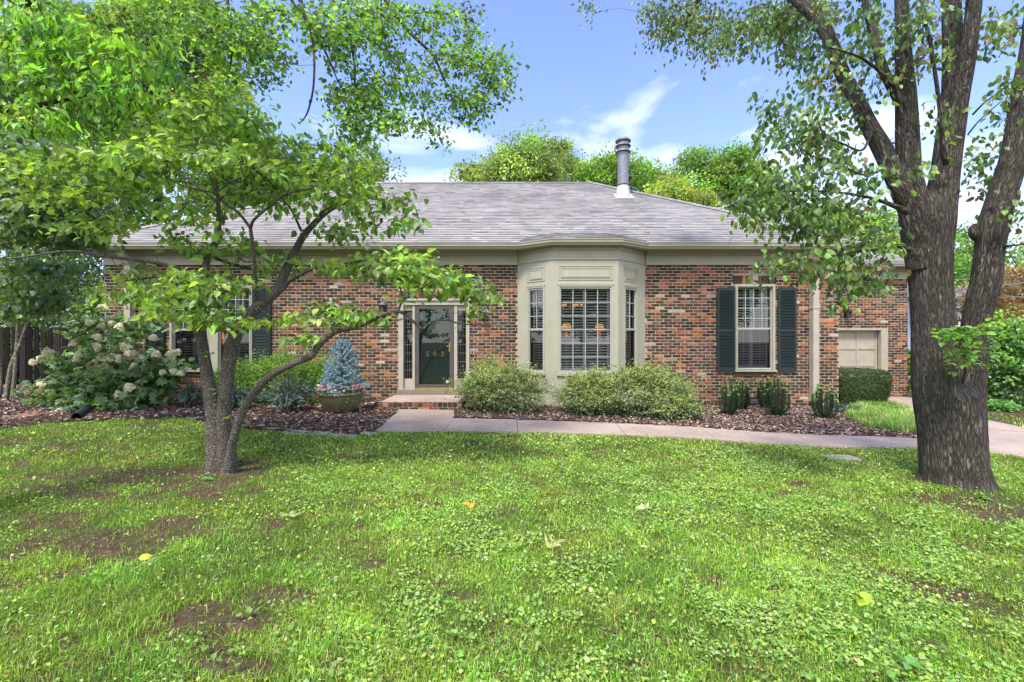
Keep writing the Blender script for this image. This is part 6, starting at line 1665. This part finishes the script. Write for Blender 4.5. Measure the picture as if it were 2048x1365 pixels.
e = s.attach(blob_pts(HB, 330), 3, .14, .2, .0); s.twigs(m, .003, .35, .014, 4); m.build('stems', M_TWIG, hyd)
m = MB(); sprays(m, s, e, T_LOBED, 7, .17, [(0.12, 0.20, 0.075), (0.155, 0.24, 0.09), (0.085, 0.15, 0.055)], .28, .5, .4, 1.8)
m.build('foliage', M_LEAF_GLOSSY, hyd)
fm = MB()
n = 170; z = rng.random(n); a = rng.uniform(0, 6.28, n); r = .082 * np.sqrt(np.clip(1 - (z * 1.0 - .25) ** 2 * 1.6, .05, 1)) * rng.uniform(.75, 1.1, n)
fp = np.stack([r * np.cos(a), r * np.sin(a), z * .13], 1)
for k in range(4):
    th = k * math.pi / 2 + rng.uniform(0, 1.5, n); o_ = norm(np.stack([np.cos(a), np.sin(a), .5 + 0 * a], 1)); s1 = norm(np.cross(o_, (0, 0, 1))); s2 = np.cross(o_, s1)
    leaves(fm, T_ROUND, fp, s1 * np.cos(th)[:, None] + s2 * np.sin(th)[:, None], o_, .023, pick([(0.78, 0.74, 0.54), (0.64, 0.62, 0.36), (0.84, 0.80, 0.66)], n, .06))
f0 = fm.build('blossom', M_PETAL); f0.parent = hyd
FP = [(200, 610), (137, 620), (180, 640), (202, 648), (238, 655), (193, 670), (255, 690), (157, 705), (305, 672), (188, 688), (258, 708), (285, 710), (98, 699), (68, 720), (83, 712), (205, 708), (228, 712), (155, 716), (183, 727), (208, 733), (232, 715), (255, 745), (268, 732), (282, 736), (326, 738), (345, 738), (352, 700), (340, 708), (312, 706), (80, 764), (240, 788), (263, 772), (270, 700), (360, 742), (150, 680), (225, 640)]
for k, (px, py) in enumerate(FP):
    o = f0 if k == 0 else f0.copy()
    if k: COL.objects.link(o); o.parent = hyd
    Y = 9.75 if py < 665 else 9.0 if py < 770 else 8.75
    Y -= .12 + rng.random() * .3
    o.location = [float(x) for x in (P(px, py + 8, Y) - wloc(hyd))]; o.rotation_euler = (rng.normal(.25, .4), rng.normal(0, .5), rng.random() * 6); sc_ = rng.uniform(.65, 1.15); o.scale = (sc_, sc_, sc_ * rng.uniform(.7, 1.2))

# small tree at the left edge, by the fence ------------------------
st = thing('redbud_tree', 'small two stemmed tree at the left edge in front of the fence', 'tree', gp(25, 9.6))
s = Skel(); m = MB()
for L in ([(8, 812, 15, 9.6), (14, 790, 13, 9.6), (22, 735, 11, 9.6), (40, 690, 10, 9.6), (58, 640, 9, 9.5), (75, 590, 8, 9.3), (95, 545, 6, 9.0), (110, 500, 5, 8.6), (110, 420, 4, 8.2), (90, 350, 3, 7.8)],
          [(22, 815, 12, 9.6), (27, 780, 10, 9.6), (33, 700, 9, 9.6), (36, 640, 9, 9.5), (30, 590, 8, 9.3), (20, 530, 6, 9), (10, 450, 5, 8.5), (20, 380, 4, 8)],
          [(36, 645, 6, 9.5), (60, 600, 5, 9.2), (90, 585, 4, 8.8), (130, 560, 3, 8.4)], [(-6, 812, 9, 9.7), (2, 770, 8, 9.7), (-4, 700, 7, 9.7), (-10, 600, 5, 9.6)]):
    p, r = px_path(L); s.limb(p, r, True, .15); q, rr = smooth_path(p, r, .05); tube(m, q, rr, 10, rough=.15)
m.build('trunk', m_bark('bark_smooth', (0.09, 0.085, 0.06), (0.27, 0.25, 0.19), 14, 14, True, .6, .01), st, smooth=True)
e = s.attach(blob_pts([(60, 300, 120, 30, 6.6, .8, 1), (30, 350, 100, 40, 6.4, .8, 1.2), (120, 400, 100, 50, 6.8, .8, 1.1), (40, 440, 100, 50, 6.6, .8, 1.4), (150, 470, 70, 40, 7.2, .8, .9), (30, 560, 70, 50, 7.5, 1, 1.2), (90, 600, 50, 40, 8, .6, .9), (80, 540, 80, 30, 8, .8, .8), (10, 620, 30, 30, 8, .5, .7)], 760), 5, .2, .2, .02)
w = MB(); s.twigs(w, .002, .42, .02, 4); w.build('twigs', M_TWIG, st)
m = MB(); sprays(m, s, e, T_HEART, 8, .115, [(0.075, 0.135, 0.05), (0.10, 0.175, 0.055), (0.14, 0.22, 0.05), (0.15, 0.21, 0.13)], .24, .5, .5, 1.5); m.build('crown', M_LEAF_GLOSSY, st)

# wood beyond the fence ------------------------------------------
far_tree('hackberry_tree', 'tall sunlit tree filling the sky at the upper left behind the house', gp(330, 19), [(330, 60, 120, 80, 19, 2, 1.1), (220, 120, 120, 80, 18, 2), (400, 170, 110, 70, 19, 2, 1.2), (300, 240, 140, 60, 18, 2), (120, 60, 100, 70, 17, 2), (440, 260, 90, 50, 20, 2), (250, 20, 90, 40, 18, 2)], 260, .62, 40000, .17, GB + GA, .3, tmpl=T_DIA)
far_tree('maple_tree', 'leafy tree standing behind the left hip of the roof', gp(520, 24), [(500, 330, 70, 60, 24, 2), (560, 370, 70, 44, 24, 2), (440, 380, 80, 50, 23, 2), (640, 385, 60, 36, 25, 2), (700, 360, 60, 40, 26, 2), (470, 290, 60, 30, 24, 2), (740, 340, 36, 30, 26, 2)], 170, .75, 32000, .19, GB + GA, .3)
far_tree('evergreen_tree', 'dense dark evergreen behind the fence at the left corner of the house', gp(150, 13.2), [(160, 460, 60, 70, 13.2, .9), (120, 540, 90, 60, 13.2, .9), (180, 600, 46, 60, 13, .8), (60, 420, 90, 80, 14, 1), (110, 350, 110, 70, 14, 1), (40, 560, 80, 80, 13.8, .9), (200, 400, 60, 60, 14, .9), (150, 640, 60, 30, 13, .6)], 230, .42, 46000, .085, GD, .16, matl=M_LEAF_GLOSSY)
far_tree('oak_tree', 'broad mid green tree behind the fence beyond the evergreen', gp(20, 17), [(20, 300, 120, 90, 17, 1.5), (150, 260, 110, 70, 17, 1.5), (-60, 450, 120, 120, 17, 1.5), (280, 330, 90, 60, 18, 1.5), (300, 420, 90, 50, 19, 1.5), (60, 180, 120, 60, 17, 1.5), (240, 470, 60, 40, 19, 1)], 220, .62, 40000, .15, GB + GD[:1], .3)
for k, (px, Y, top, lb) in enumerate(((170, 16, 520, 'tall light green shrub filling the gap between fence and house corner'), (-20, 15, 590, 'light green shrub showing over the fence at the far left'), (90, 15.5, 600, 'light green shrub showing over the fence near the hydrangea'))):
    bush('garden_shrub', lb, px, 60, top, Y, 5000, .11, GB, T_OVATE, .9)

# trees across the street, behind the viewer: what the window panes mirror
for k, (x, y, h, r) in enumerate(((-16, -22, 9, 5), (-5, -26, 11, 5.5), (7, -24, 9, 5), (18, -22, 10, 5.5), (30, -20, 9, 5), (-28, -20, 10, 5.5))):
    t = thing('street_tree', 'tall shade tree across the street facing the house, number %s in the row' % ('one two three four five six'.split()[k]), 'tree', (x, y, 0), 'trees across the street')
    m = MB(); n = 5200; cen = np.array([x, y, h * .62]); cl_ = cen + rdir(40) * (rng.random((40, 1)) ** .4) * np.array([r, r, h * .36]); q = rng.integers(0, 40, n); v = rdir(n)
    leaves(m, T_DIA, cl_[q] + v * 1.2 * rng.uniform(.6, 1, (n, 1)), rdir(n), v, .5, pick(GB, n, .25)); m.build('crown', M_LEAF, t)
    m = MB(); tube(m, [(x, y, 0), (x, y, h * .4), cen], [.35, .28, .12], 10); m.build('trunk', M_BARK, t)
rd = MB(); rd.box(-200, 200, -16, -9, -.1, .01); struct(rd, 'street', M_ASPH)

# fence -------------------------------------------------------------
FN = thing('wood_fence', 'dark weathered picket fence running left from the house corner', 'fence', (-11.5, 12.2, 0))
x = -9.9; k = 0; bd = MB()
while x > -19:
    wd = rng.uniform(.135, .16); zt_ = 1.98 + rng.normal(0, .015); g0 = float(G(x, 12)); tl = rng.normal(0, .006)
    b = MB(); d = .004; xs = [x - wd, x]
    v = [(x - wd, 12.18, g0), (x, 12.18, g0), (x + tl, 12.18, zt_ - .035), (x - .03 + tl, 12.18, zt_), (x - wd + .03 + tl, 12.18, zt_), (x - wd + tl, 12.18, zt_ - .035)]
    v2 = [(a, 12.20, c) for a, _, c in v]
    b.add(v + v2, [(0, 1, 2, 3, 4, 5), (11, 10, 9, 8, 7, 6)] + [(i, (i + 1) % 6 + 0, (i + 1) % 6 + 6, i + 6) for i in range(6)], pick([(0.022, 0.018, 0.014), (0.015, 0.013, 0.011), (0.034, 0.029, 0.024)], 1, .15)[0])
    b.build('board', M_WOOD, FN)
    x -= wd + rng.uniform(.015, .07)
for z in (.45, 1.68):
    b = MB(); b.box(-19, -9.8, 12.203, 12.25, z, z + .09, (0.09, .075, .06)); b.build('rail', M_WOOD, FN)
for x in np.arange(-18.5, -9.5, 2.4):
    b = MB(); b.box(x, x + .1, 12.252, 12.35, 0, 1.9, (0.09, .075, .06)); b.build('post', M_WOOD, FN)
# neighbour's house
NB = thing('neighbour_house', 'pale blue grey house with lap siding beyond the garage', 'house', (22, 21, 0))
m = MB()
for k in range(26):
    z = -.2 + k * .14
    m.add([(18.2, 20.0, z), (34, 20.0, z), (34, 20.02, z + .14), (18.2, 20.02, z + .14), (18.2, 20.02, z), (34, 20.02, z)], [(0, 1, 2, 3), (4, 5, 1, 0)])
m.box(18.2, 34, 20.03, 28, -.2, 3.43); m.build('wall', M_SIDING, NB)
m = MB(); m.add([(17.8, 19.5, 3.42), (34.5, 19.5, 3.42), (34.5, 24, 4.4), (17.8, 24, 4.4), (34.5, 28.5, 3.42), (17.8, 28.5, 3.42)], [(0, 1, 2, 3), (3, 2, 4, 5)], (0.2, .19, .19)); m.build('roof', M_SHINGLE, NB)
m = MB(); m.box(18.1, 18.25, 19.95, 19.99, -.2, 3.4); m.build('corner_board', M_WHITE, NB)
# overhead cables
for a, b_, sg, lb in (((1640, 590, 9.5), (2200, 548, 12), .1, 'thick overhead service cable crossing the garage wall, the upper one'), ((1640, 600, 9.5), (2200, 590, 12), .02, 'lower pale cable crossing the garage wall and both stems'), ((1905, 560, 14), (2300, 520, 14), .1, 'thin wire behind the big tree above the bronze maple')):
    p0, p1 = P(*a), P(*b_); u = np.linspace(0, 1, 30)[:, None]; q = p0 * (1 - u) + p1 * u - np.array([0, 0, 1]) * (4 * u * (1 - u)) * sg
    m = MB(); tube(m, q, np.full(30, .011), 6, (.2, .2, .2)); tag(m.build('overhead_cable', M_VENT, None, q[0]), lb, 'cable', 'overhead cables at the right')
# black drain pipe
a, b_ = PG(152, 842), PG(185, 818); ax = norm(b_ - a); L = np.linalg.norm(b_ - a); m = MB(); n = 60
q = a + ax * np.linspace(0, L, n)[:, None] + np.array([0, 0, .075]); r = .062 + .006 * (np.arange(n) % 2)
tube(m, q, r, 16, cap=False); tube(m, q[::-1], r[::-1] - .012, 16, cap=False)
dp = tag(m.build('drain_pipe', m_plain('black_plastic', (.03, .032, .036), .45), None, a), 'black corrugated drain pipe end lying at the lawn edge by the hydrangea', 'pipe')
# brick path at the left
m = MB()
for k in range(60):
    c = PG(*(np.array([(8 + 132 * (k / 59)), 838 - 16 * (k / 59)]) + rng.normal(0, 1.6, 2))); a = rng.normal(.5, .1); u = np.array([math.cos(a), math.sin(a), 0]); w = np.array([-u[1], u[0], 0]); h = c + (0, 0, .03)
    v = [h - u * .1 - w * .05, h + u * .1 - w * .05, h + u * .1 + w * .05, h - u * .1 + w * .05]; v += [p - (0, 0, .06) for p in v]; m.add(v, [(0, 1, 2, 3), (0, 4, 5, 1), (1, 5, 6, 2), (2, 6, 7, 3), (3, 7, 4, 0)], pick([(0.34, 0.16, 0.09), (0.26, 0.14, 0.09)], 1, .15)[0])
struct(m, 'brick_path', M_BRICK)
# flagstones edging the bed
ST = [(505, 852, 26), (545, 858, 24), (590, 866, 30), (635, 869, 26), (672, 872, 22), (700, 874, 16), (455, 850, 20), (392, 838, 18), (350, 836, 16), (735, 869, 18)]
wh = 'first second third fourth fifth sixth seventh eighth ninth tenth'.split()
for k, (px, py, hw) in enumerate(ST):
    c = PG(px, py); n = 9; th = np.linspace(0, 2 * math.pi, n, endpoint=False); rr = hw * c[1] / F * rng.uniform(.75, 1.1, n)
    v = np.column_stack([c[0] + rr * np.cos(th), c[1] + rr * .6 * np.sin(th), np.full(n, c[2] + .025) + rng.normal(0, .004, n)]); v = np.concatenate([v, v - (0, 0, .08)])
    m = MB().add(v, [tuple(range(n))] + [(i, i + n, (i + 1) % n + n, (i + 1) % n) for i in range(n)])
    tag(m.build('edging_stone', M_STONE, None, c), 'flat edging stone between lawn and mulch left of the steps', 'stone', 'edging stones along the left bed')
c = PG(1680, 917); m = MB(); v = [(c[0] - .2, c[1] - .12, c[2] + .016), (c[0] + .2, c[1] - .12, c[2] + .016), (c[0] + .2, c[1] + .12, c[2] + .018), (c[0] - .2, c[1] + .12, c[2] + .018)]; v += [(a, b, d - .06) for a, b, d in v]
m.add(v, [(0, 1, 2, 3), (0, 4, 5, 1), (1, 5, 6, 2), (2, 6, 7, 3), (3, 7, 4, 0)]); tag(m.build('meter_cover', M_STONE, None, c), 'flat grey utility cover set in the lawn near the walkway', 'utility cover')
# black hoses on the mulch
for k, (px, py) in enumerate(((1432, 812), (1500, 816))):
    c = PG(px, py); m = MB(); th = np.linspace(0, 5 * math.pi, 60); q = np.column_stack([c[0] + .28 * np.cos(th), c[1] + .09 * np.sin(th), c[2] + .04 + .006 * th]); tube(m, q, np.full(60, .011), 6)
    if k == 0: tag(m.build('garden_hose', M_BLACK, None, c), 'coiled black garden hose on the mulch between azalea and upright yews', 'hose')
# fallen leaves in the lawn ------------------------------------------
def litter(name, lb, cat, px, py, n, size, col, tmpl=T_OVATE, z=.05, upb=1.4, el=.1, matl=None, group=None):
    c = PG(px, py); m = MB(); th = np.arange(n) * 2 * math.pi / max(n, 1) + rng.random()
    d = np.stack([np.cos(th), np.sin(th), np.full(n, el)], 1) + rng.normal(0, .15, (n, 3))
    leaves(m, tmpl, np.tile(c + (0, 0, z * .6), (n, 1)), norm(d), rdir(n, upb, .4), size * rng.uniform(.75, 1.15, n), pick([col], n, .12)); return tag(m.build(name, matl or M_LEAF, None, c), lb, cat, group)
litter('fallen_leaf', 'pale curled leaf spray standing up in the middle of the lawn', 'leaf', 1103, 1103, 6, .12, (0.52, 0.55, 0.33), T_LONG, .04, .6, .8)
litter('fallen_leaf', 'yellow fallen leaf lying on the lawn at lower left', 'leaf', 277, 1127, 1, .075, (0.62, 0.55, 0.05), z=.06)
litter('fallen_leaf', 'large yellow green fallen leaf on the lawn at lower right', 'leaf', 1728, 1215, 2, .10, (0.36, 0.48, 0.05), T_HEART, z=.06)
litter('fallen_leaf', 'orange brown fallen leaf on the lawn below the front walk', 'leaf', 940, 1017, 3, .09, (0.50, 0.32, 0.05), z=.05)
litter('fallen_leaf', 'pale yellow fallen leaf right of the lawn centre', 'leaf', 1290, 1024, 4, .10, (0.60, 0.62, 0.35), T_LONG, .05, .8, .4)
litter('fallen_leaf', 'tan curled leaf near the bottom of the lawn at right', 'leaf', 1713, 1326, 2, .045, (0.55, 0.38, 0.2), z=.05)
litter('fallen_leaf', 'palmate pale leaf right of the dogwood base', 'leaf', 578, 1038, 7, .10, (0.32, 0.42, 0.18), T_LONG, .04, .8, .4)
litter('fallen_leaf', 'small yellow leaf low in the lawn centre', 'leaf', 1040, 1240, 1, .05, (0.6, 0.5, 0.05), z=.05)
c_ = PG(1815, 1350)
litter('seedling', 'tree seedling with four broad leaves at the bottom right of the lawn', 'plant', 1815, 1350, 5, .075, (0.12, 0.26, 0.07), z=.09, upb=2.5, el=.2)
litter('seedling', 'small leafy seedling against the root of the big trunk', 'plant', 1965, 1000, 5, .09, (0.12, 0.27, 0.06), T_HEART, z=.05, upb=2.5, el=.15)
litter('seedling', 'small leafy sprout at the foot of the dogwood', 'plant', 415, 962, 5, .07, (0.12, 0.26, 0.07), T_OVATE, z=.04, upb=2.5, el=.2)
